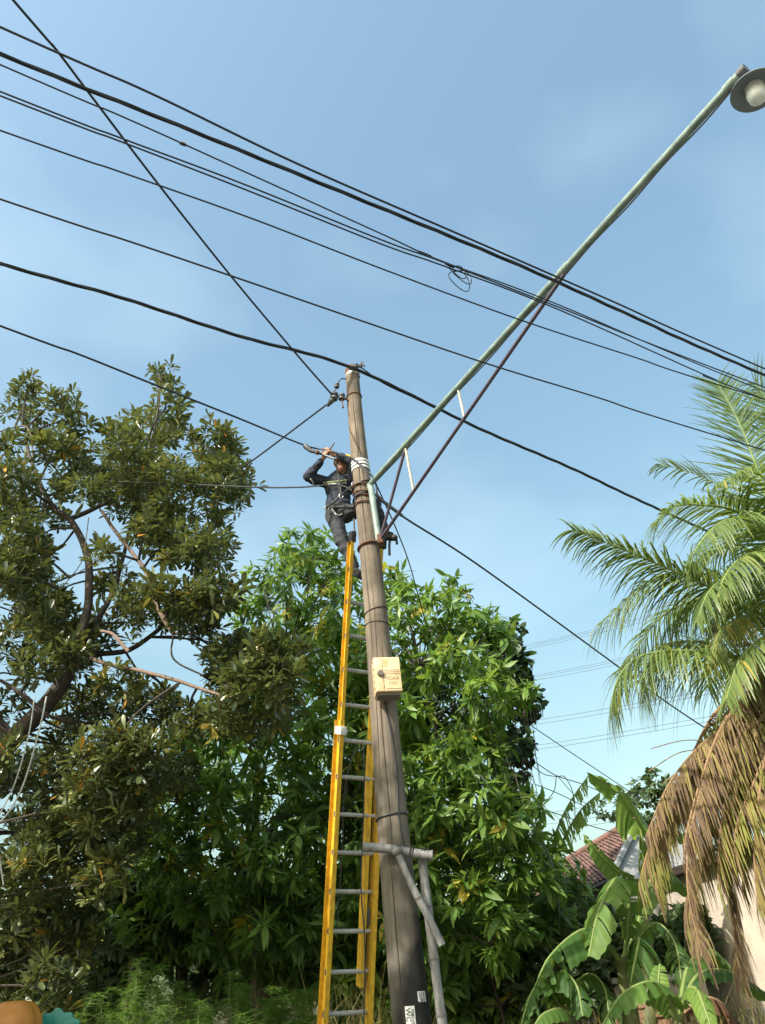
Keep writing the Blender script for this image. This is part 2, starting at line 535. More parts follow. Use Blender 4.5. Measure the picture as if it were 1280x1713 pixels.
# clamp at the very top
zt = PH - .05
MB().lathe(pax(zt), pdir, [(pr(zt) + .002, -.018), (pr(zt) + .007, -.018), (pr(zt) + .007, .018), (pr(zt) + .002, .018)], 28).build('steel_band', 'white_metal', pole)
c = pax(PH - .02)
mb = MB()
mb.cap(c + Vector((-.02, -.10, .02)), c + Vector((.11, -.08, .05)), .025, .02)
mb.cap(c + Vector((.10, -.08, .03)), c + Vector((.12, -.07, .12)), .017, .012)
mb.cap(c + Vector((.12, -.07, .12)), c + Vector((.15, -.07, .05)), .012, .012)
mb.build('suspension_clamp', 'grey_plastic', pole)
# service bracket on the left: insulators and dead-end clamps
zi = zof(592, 665)
a0 = pax(zi) + Vector((-.07, -.05, 0))
k1 = PY(571, 664, POLE_Y - .08); k2 = PY(558, 663, POLE_Y - .1); k3 = PY(563, 645, POLE_Y - .08)
MB().tube([a0, k1, k2], .012, 8).build('bracket', 'rust', pole)
for q, s in ((k1, .045), (k2, .055), (k3, .035)):
    MB().lathe(q - Vector((0, 0, s)), (.15, 0, 1), [(.3 * s, 0), (.85 * s, .15 * s), (.85 * s, .7 * s), (.5 * s, .85 * s), (.5 * s, 1.1 * s), (.85 * s, 1.25 * s), (.8 * s, 1.8 * s), (.3 * s, 2 * s)], 14).build('insulator', 'grey_plastic', pole)
MB().tube(catmull([pax(zof(585, 632)) + Vector((-.08, -.08, 0)), PY(571, 634, 6.9), k3, k2], 6), .007, 6).build('jumper_wire', 'cable', pole)
MB().cap(PY(555, 670, 6.9), PY(549, 678, 6.95), .035, .02).build('dead_end_clamp', 'grey_plastic', pole)
MB().tube([k1, PY(573, 676, 6.9), PY(574, 682, 6.9)], [.008, .008, .014], 6).build('bolt', 'rust', pole)
# coil of wire bound round the pole under the lamp arm
for i, (yy, tl, ex) in enumerate(((805, .03, .012), (810, -.02, .02), (818, .025, .016), (825, -.03, .02), (830, .03, .012), (837, -.015, .014))):
    hoop(zof(610, yy), .009, 'cable' if i % 3 == 0 else 'rust', 'wire_coil', tilt=tl, ext=ex, ph=i)
hoop(zof(620, 908), .014, 'rust', 'clamp_ring', tilt=.015, ext=.01)
# cable running down the face of the pole below the box
pts = []
for px, py in ((640, 1160), (655, 1230), (664, 1300), (668, 1370), (680, 1430)):
    z = PY(px, py, 6.87).z; a = pax(z) + wob(z)
    x = PY(px, py, 6.87).x
    dx = max(-.95, min(.95, (x - a.x) / (pr(z) + .006)))
    pts.append(a + Vector((dx * (pr(z) + .006), -math.sqrt(1 - dx * dx) * (pr(z) + .008), 0)))
MB().tube(catmull(pts, 6), .007, 6).build('down_lead', 'cable', pole)

# ------------------------------------------------------------------ switch box on the pole
zb = zof(645, 1135)
yaw = R(8)
bx = Vector((math.cos(yaw), math.sin(yaw), 0)); byv = Vector((math.sin(yaw), -math.cos(yaw), 0)) ; bz = Vector((0, 0, 1))
bz = (pdir * .9 + Vector((0, 0, .1))).normalized()
bc = PY(647, 1134, POLE_Y - .24)
box = thing('switch_box', bc - bz * .17, 'cream metal switch box with a dark knob, fixed to the pole', 'electric box')
HW, HH, HD = .118, .165, .085
MB().box(bc, bx, byv, bz, HW, HD, HH).build('housing', 'box_cream', box, bevel=.004)
f0 = bc + byv * (HD + .003)
MB().box(f0 - bx * (HW * .66), bx, byv, bz, HW * .31, .004, HH * .97).build('side_panel', 'box_cream', box, bevel=.002)
MB().box(f0 + bx * (HW * .335), bx, byv, bz, HW * .655, .006, HH * .97).build('door', 'box_cream', box, bevel=.002)
MB().lathe(f0 - bx * (HW * .55) + bz * .005, byv, [(.001, .03), (.026, .028), (.03, .01), (.03, 0)], 16).build('knob', 'box_dark', box)
MB().box(bc - bz * (HH + .012) + byv * .0, bx, byv, bz, HW * .86, HD * .8, .012).build('bottom_plate', 'box_dark', box)
for k in range(3):
    MB().box(f0 + byv * .007 + bx * (HW * .335) + bz * (.035 - k * .018), bx, byv, bz, HW * .6, .0012, .0022).build('ridge', 'ink_faded', box)
MB().box(f0 + byv * .007 + bx * (HW * .335) - bz * (HH * .86), bx, byv, bz, HW * .6, .0012, .002).build('ridge', 'ink_faded', box)
for k in range(5):
    MB().lathe(bc - bx * (HW + .001) + byv * (HD - .02 - .004 * k) + bz * (.12 - k * .06), -bx, [(.001, .006), (.011, .004), (.012, 0)], 10).build('rivet', 'box_dark', box)
for k in range(6):
    MB().box(f0 + byv * .006 - bx * (HW * .335) + bz * (.13 - k * .05), bx, byv, bz, .0025, .001, .014).build('seam_mark', 'rust', box)
text_mesh('SOAA', .045, f0 + byv * .0065 + bx * (HW * .36) - bz * .045, bx, bz, 'ink_faded', box)
text_mesh('1121', .043, f0 + byv * .0065 + bx * (HW * .36) - bz * .09, bx, bz, 'ink_faded', box)
# rust stain patch on the door
mb = MB(); pts = []
for k in range(16):
    a = 2 * math.pi * k / 16
    pts.append(f0 + byv * .0072 + bx * (-.012 + .026 * math.cos(a) * (1 + .3 * math.sin(3 * a))) + bz * (.105 + .05 * math.sin(a) * (1 + .25 * math.cos(2 * a))))
mb.add(pts, [tuple(range(16))])
plain('rust_wash', (.62, .40, .19), .8, .3, 14, bump=.05)
mb.build('rust_stain', 'rust_wash', box, smooth=False)

# ------------------------------------------------------------------ stickers on the foot of the pole
def sticker(px, py, w, h, label, torn=False):
    p = PY(px, py, POLE_Y - .16)
    z = p.z; c = pax(z) + wob(z); r = pr(z) * 1.03 + .004
    a0 = math.asin(max(-.95, min(.95, (p.x - c.x) / r)))
    t = thing('paper_sticker', c + Vector((math.sin(a0) * r, -math.cos(a0) * r, 0)), label, 'sticker')
    mb = MB(); n = 8; vs = []
    for i in range(n + 1):
        a = a0 + (i / n - .5) * w / r
        for j in range(2):
            hz = (j - .5) * h
            if torn and j == 0: hz += .05 * h * (1 + math.sin(i * 2.3)) + (.08 * h if i % 3 == 0 else 0)
            vs.append(c + pdir * hz + Vector((math.sin(a) * r, -math.cos(a) * r, 0)))
    mb.add(vs, [(i * 2, i * 2 + 2, i * 2 + 3, i * 2 + 1) for i in range(n)])
    mb.build('paper', 'paper', t)
    ax = Vector((math.cos(a0), math.sin(a0), 0)); n_ = Vector((math.sin(a0), -math.cos(a0), 0))
    return t, c + n_ * (r + .0025), ax, pdir
t, o, ax, az = sticker(687, 1703, .072, .15, 'white paper sticker with sideways black lettering low on the blackened pole')
text_mesh('WC', .05, o - ax * .017 + az * .02, -az, ax, 'ink', t)
text_mesh('7081104', .034, o + ax * .014 - az * .0, -az, ax, 'ink', t)
t, o, ax, az = sticker(706, 1667, .075, .072, 'torn grey scrap of paper with black letters on the blackened pole', True)
text_mesh('U F', .036, o + az * .014, ax, az, 'ink', t)
text_mesh('7a7', .034, o - az * .016, ax, az, 'ink', t)

# ------------------------------------------------------------------ street lamp on its long arm
d_base, d_tip = depth_of(PY(620, 806, POLE_Y - .12)), 5.15
A0, A1 = P(618, 812, d_base), P(1236, 127, d_tip)
lamp = thing('street_lamp', A0, 'street lamp with a long green pipe arm braced by dark rods', 'street lamp')
def armpt(px):
    lo, hi = 0., 1.
    for _ in range(40):
        mid = (lo + hi) / 2
        if PX(A0.lerp(A1, mid))[0] < px: lo = mid
        else: hi = mid
    return A0.lerp(A1, lo)
mid = armpt(944)
ad = (A1 - A0).normalized()
MB().tube([A0, mid, A1], [.031, .030, .030], 16).build('arm', 'green_paint', lamp)
for q, L in ((mid, .05), (armpt(680), .03), (armpt(1222), .04)):
    MB().tube([q - ad * L, q + ad * L], .036, 16).build('sleeve', 'green_paint', lamp)
MB().tube([A1, A1 + ad * .06], .038, 16).build('end_cap', 'grey_plastic', lamp)
g0 = PY(621, 818, POLE_Y - .17); g1 = PY(634, 905, POLE_Y - .17)
MB().tube([A0 + Vector((0, 0, .0)), g0, g1], [.03, .034, .034], 12).build('riser_pipe', 'green_paint', lamp)
sb = PY(636, 903, POLE_Y - .18)
arm_lo = lambda px: armpt(px) + Vector((0, 0, -.045))
S1 = arm_lo(942)
MB().tube([sb, S1], .017, 10).build('strut', 'purple_rod', lamp)
S2 = arm_lo(677)
MB().tube([sb, S2], .016, 10).build('strut', 'purple_rod', lamp)
def on_strut(px):
    lo, hi = 0., 1.
    for _ in range(40):
        mm = (lo + hi) / 2
        if PX(sb.lerp(S1, mm))[0] < px: lo = mm
        else: hi = mm
    return sb.lerp(S1, lo)
MB().tube([arm_lo(766), on_strut(777)], .013, 8).build('brace', 'pale_paint', lamp)
MB().tube([arm_lo(678), on_strut(692)], .013, 8).build('brace', 'pale_paint', lamp)
MB().box(sb, Vector((1, 0, 0)), Vector((0, 1, 0)), pdir, .03, .035, .05).build('foot_bracket', 'rust', lamp, bevel=.006)
# feed wire strapped under the arm
pts = [armpt(630 + k * 60) + Vector((.0, .0, -.045 - .02 * (k % 2))) for k in range(0, 11)]
MB().tube(catmull(pts, 4), .006, 5).build('feed_wire', 'cable', lamp)
# lamp head
hc = P(1264, 152, d_tip - .02)
hax = (Vector((.10, -.10, 1))).normalized()
MB().tube([A1 + ad * .02, A1.lerp(hc, .5) + Vector((0, 0, .05)), hc + hax * .07], .022, 10).build('neck', 'grey_plastic', lamp)
MB().lathe(hc, hax, [(.035, .09), (.05, .075), (.07, .06), (.10, .045), (.15, .012), (.155, 0), (.15, -.004), (.10, .022), (.06, .03), (.0, .034)], 40).build('lamp_shade', 'enamel', lamp)
MB().lathe(hc - hax * .0, hax, [(.060, .03), (.062, -.015), (.064, -.03), (.060, -.05), (.054, -.08), (.038, -.098), (.001, -.104)], 32).build('diffuser', 'opal', lamp)

# ------------------------------------------------------------------ extension ladder
TH = R(30)
lu = Vector((math.cos(TH), math.sin(TH), 0))
TL = PY(588, 905, 7.02); TR_ = TL + lu * .43
BLq = PY(543, 1713, 8.55)
ldir = (TL - BLq).normalized()
LB = BLq - ldir * (BLq.z / ldir.z)             # foot on the ground
ln = lu.cross(ldir).normalized()               # towards the camera
if ln.y > 0: ln = -ln
lad = thing('extension_ladder', LB, 'yellow extension ladder with grey rungs leaning on the back of the pole', 'ladder')
Ltot = (TL - LB).length
def lpt(s, u): return LB + ldir * s + lu * u    # s along the rail, u across
def s_at(py):
    lo, hi = 0., Ltot
    for _ in range(40):
        mm = (lo + hi) / 2
        if PX(lpt(mm, 0))[1] > py: lo = mm
        else: hi = mm
    return lo
def rail(name, s0, s1, u, side, web, fl, th=.006, off=0.0):
    """C channel: web across the ladder's thickness, flanges pointing inwards"""
    mb = MB()
    L = (s1 - s0) / 2
    c = lpt((s0 + s1) / 2, u) + ln * off
    mb.box(c, lu, ln, ldir, th / 2, web / 2, L)
    mb.box(c + ln * (web / 2 - th / 2) + lu * (side * fl / 2), lu, ln, ldir, fl / 2 - th / 2 - .0005, th / 2, L - .001)
    mb.box(c - ln * (web / 2 - th / 2) + lu * (side * fl / 2), lu, ln, ldir, fl / 2 - th / 2 - .0005, th / 2, L - .001)
    return mb.build(name, 'yellow_rail', lad, smooth=False)
WB = .425; S_mid = s_at(1205); S_fly = s_at(1655)
rail('rail', 0, S_mid, 0, -1, .15, .045)
rail('rail', 0, S_mid + .12, WB, 1, .115, .045)
rail('fly_rail', S_fly, Ltot, .022, -1, .095, .036, off=-.03)
rail('fly_rail', S_fly, Ltot - .02, WB - .085, 1, .095, .036, off=-.03)
s_r = [s_at(y) for y in (1697, 1556, 1422)]
step = (s_at(1238) - s_at(1697)) / 7
s0 = s_at(1697)
k = -int(s0 / step)
while s0 + k * step < Ltot - .1:
    s = s0 + k * step
    in_base = s < S_mid
    a, b = (lpt(s, -.012), lpt(s, WB + .012)) if in_base else (lpt(s, .01) - ln * .03, lpt(s, WB - .03) - ln * .03)
    MB().tube([a, b], .021, 12).build('rung', 'aluminium', lad)
    for q, sd in ((a, -1), (b, 1)):
        MB().lathe(q, lu * sd, [(.027, -.006), (.027, .005), (.014, .006), (.013, -.004), (.0, -.004)], 12).build('rivet', 'grey_plastic', lad)
    k += 1
for u in (.02, WB - .04):
    MB().box(lpt(Ltot + .05, u) - ln * .03, lu, ln, ldir, .026, .05, .06).build('end_cap', 'black_plastic', lad, bevel=.008)
MB().box(lpt(s_at(1222), -.01) + ln * .02, lu, ln, ldir, .035, .075, .04).build('guide_clamp', 'white_metal', lad, bevel=.006)
MB().box(lpt(s_at(1222), WB + .01) + ln * .01, lu, ln, ldir, .02, .06, .04).build('guide_clamp', 'white_metal', lad, bevel=.006)
for u in (0, WB):
    MB().box(lpt(.03, u), lu, ln, ldir, .05, .075, .03).build('foot', 'black_plastic', lad, bevel=.006)
# hook on the far rail top
hk = lpt(Ltot + .02, WB + .02)
pts = [hk + Vector((.0, -.03, -.12)), hk + Vector((.01, -.03, .02)), hk + Vector((.03, -.03, .08)), hk + Vector((.07, -.03, .09)), hk + Vector((.09, -.03, .05)), hk + Vector((.09, -.03, .01))]
MB().tube(catmull(pts, 6), .014, 8).build('hook', 'grey_plastic', lad)
# hoisting rope hanging between the rails
pts = [lpt(s_at(1240), .24) + ln * .03, lpt(s_at(1330), .27) + ln * .05, lpt(s_at(1480), .28) + ln * .05, lpt(s_at(1560), .34) + ln * .05, lpt(s_at(1660), .37) + ln * .05, lpt(s_at(1713) - .3, .38) + ln * .05]
MB().tube(catmull(pts, 6), .007, 6).build('rope', 'webbing', lad)
pts = [lpt(s_at(1240), .2) - ln * .03, lpt(s_at(1290), .13) - ln * .06, lpt(s_at(1340), .10) - ln * .06, lpt(s_at(1420), .11) - ln * .06, lpt(s_at(1560), .10) - ln * .06]
MB().tube(catmull(pts, 6), .006, 6).build('rope', 'webbing', lad)
MB().box(lpt(s_at(1535), .40) - ln * .02, lu, ln, ldir, .02, .03, .07).build('rung_lock', 'grey_plastic', lad, bevel=.008)

# ------------------------------------------------------------------ bamboo props tied to the pole
def bamboo(a, b, r, label, seg=.32):
    t = thing('bamboo_pole', b if b.z < a.z else a, label, 'bamboo pole', None)
    L = (b - a).length; n = max(2, int(L / seg)); d = (b - a).normalized()
    bend = d.orthogonal().normalized()
    pts = []; rs = []
    f = lambda s: a.lerp(b, s) + bend * (.012 * math.sin(s * 5))
    m_ = n * 6
    for k in range(m_ + 1):
        s = k / m_
        q = (s * n) % 1
        pts.append(f(s)); rs.append(r * (1 + .10 * max(0, 1 - min(q, 1 - q) / .06)))
    MB().tube(pts, rs, 14).build('culm', 'bamboo', t)
    for k in range(1, n):
        s = k / n
        MB().tube([f(s) - d * .006, f(s) + d * .006], r * 1.2, 14).build('node', 'bamboo_node', t)
    return t
bamboo(PY(608, 1417, 6.80), PY(724, 1430, 6.77), .036, 'grey bamboo pole lashed level across the utility pole')
bt = PY(665, 1425, 6.70)
bamboo(bt, PY(738, 1582, 6.78), .028, 'slanting grey bamboo prop with its end knob on the level bamboo')
MB().ell(bt, (.045, .045, .04)).build('knot', 'bamboo_node', bpy.data.objects['bamboo_pole.001'])
lo = PY(742, 1713, 6.86); hi = PY(706, 1436, 6.86)
dd = (lo - hi).normalized()
bamboo(hi, lo + dd * (lo.z / -dd.z), .036, 'upright grey bamboo prop standing on the ground beside the pole foot')
for px in (667, 690, 709):
    q = PY(px, 1423 + (px - 667) * .1, 6.78)
    x = (PY(724, 1430, 6.77) - PY(608, 1417, 6.80)).normalized()
    for dq in (-.012, .008):
        MB().lathe(q + x * dq, x, [(.04, -.006), (.047, 0), (.04, .006)], 14).build('lashing', 'timber_dark', bpy.data.objects['bamboo_pole'])

# ------------------------------------------------------------------ cables
def cable(name, pts, r, label, mt='cable', ext=(0, 0), strands=0, group=None, n=14, cat='cable', lay=1.1):
    """pts: world points along the cable; ext: how far it runs on past both ends"""
    pts = [Vector(p) for p in pts]; r *= .9
    if ext[0]: pts = [pts[0] + (pts[0] - pts[1]).normalized() * ext[0] + Vector((0, 0, .02 * ext[0]))] + pts
    if ext[1]: pts = pts + [pts[-1] + (pts[-1] - pts[-2]).normalized() * ext[1] + Vector((0, 0, .02 * ext[1]))]
    path = catmull(pts, n) if len(pts) > 2 else [pts[0].lerp(pts[1], k / n) for k in range(n + 1)]
    if not strands:
        o = MB().tube(path, r, 8).build(name, mt)
        return tag(o, label, cat, group)
    t = thing(name, path[0], label, cat, group)
    # resample and twist
    dense = []; 
    for a, b in zip(path[:-1], path[1:]):
        k = max(1, int((b - a).length / .05))
        dense += [a.lerp(b, i / k) for i in range(k)]
    dense.append(path[-1])
    acc = [0]
    for a, b in zip(dense[:-1], dense[1:]): acc.append(acc[-1] + (b - a).length)
    for s in range(strands):
        q = []
        for i, p in enumerate(dense):
            tg = (dense[min(i + 1, len(dense) - 1)] - dense[max(i - 1, 0)]).normalized()
            u = tg.cross(Vector((0, 0, 1))).normalized(); w = tg.cross(u)
            an = 2 * math.pi * (acc[i] / lay + s / strands)
            q.append(p + (u * math.cos(an) + w * math.sin(an)) * r * .42)
        MB().tube(q, r * .52, 6).build('strand', mt, t)
    return t
zc = lambda lst: [PZ(x, y, z) for x, y, z in lst]
cable('overhead_cable', zc([(0, 45, 6.62), (250, 155, 6.52), (500, 275, 6.46), (780, 397, 6.48), (1020, 502, 6.55), (1280, 617, 6.65)]), .0085, 'topmost single black cable above the thick twisted cable', ext=(4, 9))
cable('twisted_cable', zc([(0, 90, 6.5), (250, 190, 6.42), (520, 300, 6.36), (860, 440, 6.38), (1060, 530, 6.45), (1280, 628, 6.55)]), .0175, 'thick twisted black cable passing above the telephone wires and the lamp arm', ext=(4, 9), strands=3)
cable('telephone_wire', zc([(0, 108, 6.2), (200, 193, 6.16), (400, 283, 6.12), (640, 392, 6.1), (740, 437, 6.1), (930, 508, 6.14), (1280, 655, 6.25)]), .0055, 'thin black wire joining the paired telephone wires at the loop', ext=(4, 9))
cable('telephone_wire', zc([(0, 153, 6.15), (200, 230, 6.11), (400, 305, 6.08), (640, 402, 6.06), (740, 438, 6.06), (930, 512, 6.1), (1280, 648, 6.2)]), .006, 'upper wire of the close telephone wire pair carrying the loop', ext=(4, 9))
cable('telephone_wire', zc([(0, 160, 6.1), (200, 236, 6.06), (400, 313, 6.03), (640, 409, 6.01), (740, 444, 6.01), (930, 516, 6.05), (1190, 632, 6.12), (1280, 668, 6.16)]), .006, 'lower wire of the close telephone wire pair carrying the loop', ext=(4, 9))
cable('overhead_cable', zc([(0, 218, 6.1), (200, 287, 6.05), (420, 365, 6.0), (640, 450, 5.98), (870, 535, 6.0), (1060, 597, 6.05), (1280, 668, 6.14)]), .006, 'single black wire strung just below the telephone wires with the loop', ext=(4, 9))
cable('overhead_cable', zc([(0, 333, 6.35), (220, 405, 6.3), (400, 466, 6.27), (600, 535, 6.25), (820, 610, 6.27), (1000, 665, 6.3), (1190, 726, 6.36)]), .0075, 'lone black wire halfway between the telephone wires and the pole top', ext=(4, 8))
# loop of spare wire
lc = PZ(768, 468, 6.0); la = (PZ(930, 514, 6.05) - PZ(640, 406, 6.03)).normalized()
lw = thing('wire_loop', lc, 'small coil of spare wire hanging from the telephone wires', 'wire loop')
for i, (dx, dz, ra, rb) in enumerate(((0, 0, .085, .10), (.03, .03, .075, .06), (-.01, .04, .07, .055))):
    pts = [lc + la * (dx + ra * math.cos(a)) + Vector((0, 0, dz + rb * math.sin(a))) + Vector((0, -.02 * i, .02 * math.sin(2 * a))) for a in [2 * math.pi * k / 28 for k in range(29)]]
    MB().tube(pts, .0035, 6, cap=False).build('turn', 'cable', lw)
for a_, b_ in (((700, 421, 6.1), (722, 430, 6.1)), ((745, 440, 6.08), (760, 447, 6.08)), ((300, 238, 6.14), (312, 243, 6.14))):
    q0, q1 = PZ(*a_), PZ(*b_)
    pr_ = [q0.lerp(q1, k / 8) for k in range(9)]
    MB().tube(pr_, [.006, .012, .009, .013, .010, .013, .009, .012, .006], 8).build('splice', 'cable', bpy.data.objects['telephone_wire'])
# main line through the pole top
pt = pax(PH - .03) + Vector((0, -.12, 0))
cable('twisted_cable', [PZ(0, 441, 8.45), PZ(200, 497, 8.42), PZ(400, 562, 8.4), pt, PZ(800, 716, 8.36), PZ(960, 785, 8.36), PZ(1120, 860, 8.4)], .026, 'thick twisted black cable clamped to the top of the utility pole', ext=(5, 8), strands=3, lay=1.3)
cable('bridging_wire', [pt + Vector((.05, 0, .07)), PZ(640, 640, 8.43), PZ(690, 664, 8.41), PZ(730, 684, 8.39)], .009, 'short wire joining the pole top clamp to the thick twisted cable')
# the service line the man works on
hand = PY(549, 757, 7.30)
cable('service_cable', [PZ(0, 545, 7.2), PZ(130, 592, 7.15), PZ(250, 640, 7.1), PZ(400, 700, 7.06), PY(510, 745, 7.22), hand + Vector((0, -.02, .02)), PY(575, 762, 7.05), pax(zof(602, 770)) + Vector((-.06, -.11, 0)), PY(625, 800, 6.85), PY(632, 832, 6.86)], .011, 'black service cable the man is holding, running to the white pole bands', ext=(4, 0))
sc_ = thing('tension_clamp', PY(515, 748, 7.2), 'dark tension clamp gripping the service cable beyond the man\'s hands', 'cable clamp')
mb = MB(); mb.cap(PY(512, 747, 7.2), PY(520, 754, 7.2), .035, .025); mb.cap(PY(520, 754, 7.2), PY(530, 757, 7.2), .025, .02); mb.build('clamp_body', 'grey_plastic', sc_)
MB().tube([PY(528, 757, 7.2), PY(540, 760, 7.24), PY(560, 768, 7.2)], .014, 8).build('tail', 'grey_plastic', sc_)
MB().ell(PY(531, 757, 7.2), (.028, .028, .03)).build('bolt', 'rust', sc_)
cable('service_cable', [P(22, 0, 5.9), P(90, 78, 6.3), P(150, 157, 6.7), P(268, 312, 7.4), P(390, 466, 8.2), P(500, 597, 9.0), k2], .012, 'black cable crossing steeply over all others down to the pole bracket', ext=(4, 0))
cable('service_cable', [PY(553, 672, 6.92), P(500, 712, 9.7), P(420, 772, 10.6), P(330, 832, 11.6)], .012, 'black cable dropping from the pole bracket to behind the broad-leaved tree', ext=(0, 5))
cable('service_cable', [pax(zof(606, 818)) + Vector((-.02, .10, 0)), P(570, 812, 8.9), P(500, 815, 9.2), P(430, 815, 9.5), P(250, 808, 10.2), P(40, 800, 10.8)], .011, 'level black cable running behind the man into the broad-leaved tree', ext=(0, 4))
gq = PY(632, 832, 6.86)
cable('service_cable', [gq, P(680, 868, 9.0), P(800, 945, 9.9), P(1000, 1090, 11.6), P(1120, 1178, 12.8), P(1230, 1250, 13.8)], .013, 'black cable sloping from the pole down through the palm fronds', ext=(0, 3))
MB().tube([PY(628, 826, 6.85), PY(640, 838, 6.9), P(672, 862, 8.95)], .02, 8).build('splice', 'grey_plastic', bpy.data.objects['utility_pole'])
cable('drop_wire', [PY(622, 795, 6.86), PY(640, 833, 6.95), P(663, 885, 8.9), P(684, 940, 9.6), P(703, 1008, 10.8), P(715, 1050, 11.4)], .008, 'thin black wire dropping from the pole into the mango crown')
cable('drop_wire', [PY(601, 775, 6.86), PY(612, 790, 6.84), PY(622, 806, 6.84), PY(626, 840, 6.85)], .007, 'thin wire curving over the pole face under the white bands')
# grey hose-like loop hanging before the mango
cable('hanging_cable', [P(770, 1250, 10.6), P(830, 1330, 10.4), P(890, 1390, 10.2), P(922, 1440, 10.1), P(935, 1510, 10.0), P(932, 1570, 10.0), P(905, 1618, 10.0), P(860, 1643, 10.0), P(815, 1644, 10.2), P(770, 1620, 10.5)], .013, 'grey cable hanging in a wide bow before the mango foliage', 'cable_grey')
# pale twine at the left
cable('hanging_twine', [P(58, 1165, 6.6), P(48, 1230, 6.5), P(25, 1310, 6.5), P(0, 1362, 6.5), P(-30, 1420, 6.5)], .006, 'pale grey wire hanging in front of the broad-leaved trunk, inner one', 'white_metal', group='pale wires hanging by the trunk')
cable('hanging_twine', [P(78, 1165, 6.6), P(66, 1220, 6.5), P(40, 1310, 6.5), P(12, 1362, 6.5), P(-20, 1390, 6.5)], .007, 'pale grey wire hanging in front of the broad-leaved trunk, outer one', 'white_metal', group='pale wires hanging by the trunk')
cable('hanging_twine', [P(-4, 1405, 6.5), P(0, 1440, 6.5), P(6, 1480, 6.5)], .006, 'short pale wire end below the two hanging wires', 'white_metal')
# house wires at the right
hw = [([(880, 1208, 14), (960, 1262, 15), (1070, 1335, 17)], .012, 'straight thin wire sloping above the tallest banana leaf'),
      ([(860, 1250, 13.5), (900, 1278, 13.6), (932, 1298, 13.8), (975, 1312, 14), (1030, 1335, 15)], .011, 'wire passing through the loose loop behind the banana leaf'),
      ([(890, 1280, 13.5), (910, 1295, 13.6), (931, 1299, 13.8), (945, 1300, 13.8), (958, 1325, 13.6), (962, 1365, 13.6), (958, 1410, 13.6)], .010, 'thin wire that curls over and hangs down beside the banana'),
      ([(895, 1312, 14), (935, 1328, 14), (1000, 1360, 15), (1040, 1378, 15.5)], .011, 'thin wire stretched just above the tiled roof ridge'),
      ([(880, 1345, 14), (940, 1364, 14), (1000, 1385, 15), (1080, 1405, 16), (1160, 1415, 17)], .012, 'lowest thin wire crossing the tiled roof'),
      ([(931, 1299, 13.8), (926, 1325, 13.8), (905, 1348, 13.8), (885, 1357, 13.6)], .010, 'slack wire curving back from the loose loop to the mango'),
      ([(933, 1298, 13.8), (950, 1318, 13.8), (968, 1336, 13.9), (990, 1350, 14)], .008, 'fine wire running from the loose loop behind the banana leaf')]
for pts, r, lb in hw:
    cable('house_wire', [P(*p) for p in pts], r * .75, lb)
# far high-voltage lines
far = [((860, 1086), (1110, 1026)), ((860, 1083), (1110, 1023)), ((860, 1090), (1110, 1031)), ((870, 1136), (1060, 1100)), ((870, 1133), (1060, 1096)), ((870, 1141), (1060, 1105)),
       ((880, 1207), (1230, 1145)), ((880, 1214), (1230, 1152)), ((880, 1249), (1230, 1190)), ((880, 1256), (1230, 1198)), ((905, 1362), (1230, 1300)), ((905, 1380), (1230, 1325)), ((905, 1392), (1230, 1338))]
fl_ = ['upper', 'middle', 'lower', 'lowest']
for i, (a, b) in enumerate(far):
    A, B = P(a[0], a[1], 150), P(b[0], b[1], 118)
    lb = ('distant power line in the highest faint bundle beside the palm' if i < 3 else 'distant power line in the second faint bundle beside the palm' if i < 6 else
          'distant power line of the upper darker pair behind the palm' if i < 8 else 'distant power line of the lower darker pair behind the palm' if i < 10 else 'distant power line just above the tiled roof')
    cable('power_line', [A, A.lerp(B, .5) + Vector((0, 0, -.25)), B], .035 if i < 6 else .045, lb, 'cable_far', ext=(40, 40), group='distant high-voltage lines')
# ------------------------------------------------------------------ the man on the ladder
from mathutils.bvhtree import BVHTree
def organic(name, mb, mt, parent, voxel=.011, smooth=6, wrinkle=0.0, wscale=9.0, seed=0):
    """fuse overlapping volumes into one continuous skin"""
    me = mb.mesh(name, True)
    o = bpy.data.objects.new('tmp', me); COL.objects.link(o)
    rm = o.modifiers.new('r', 'REMESH'); rm.mode = 'VOXEL'; rm.voxel_size = voxel; rm.use_smooth_shade = True
    sm = o.modifiers.new('s', 'SMOOTH'); sm.iterations = smooth; sm.factor = .5
    bpy.context.view_layer.update()
    dg = bpy.context.evaluated_depsgraph_get()
    m2 = bpy.data.meshes.new_from_object(o.evaluated_get(dg))
    bpy.data.objects.remove(o)
    if wrinkle:
        bm = bmesh.new(); bm.from_mesh(m2); bm.normal_update()
        for v in bm.verts:
            p = v.co * wscale + Vector((seed, 0, 0))
            w = noise.noise(Vector((p.x, p.y, p.z * 1.8))) + .6 * (1 - abs(noise.noise(p * 1.9))) - .3
            v.co += v.normal * (w * wrinkle)
        bm.to_mesh(m2); bm.free()
    m2.polygons.foreach_set('use_smooth', np.ones(len(m2.polygons), dtype=bool))
    m2.materials.clear()
    m2.name = name
    return link(name, m2, mt, parent)
J = dict(pelvis=(567, 855, 7.52), waist=(566, 838, 7.53), chest=(567, 815, 7.50), neck=(572, 797, 7.44), head=(576, 781, 7.40),
         shR=(548, 808, 7.48), elR=(515, 798, 7.34), wrR=(539, 769, 7.28), haR=(546, 759, 7.27),
         shL=(590, 805, 7.42), elL=(592, 774, 7.26), wrL=(564, 762, 7.25), haL=(556, 759, 7.26),
         hipR=(559, 862, 7.50), knR=(573, 907, 7.40), anR=(593, 949, 7.40), toR=(606, 962, 7.22),
         hipL=(577, 860, 7.48), knL=(627, 843, 7.27), anL=(643, 889, 7.27), toL=(660, 897, 7.16))
J = {k: PY(*v) for k, v in J.items()}
man = thing('person', J['toR'] - Vector((0, 0, .06)), 'man in dark work clothes and harness standing on the ladder, arms raised to the cable', 'person')
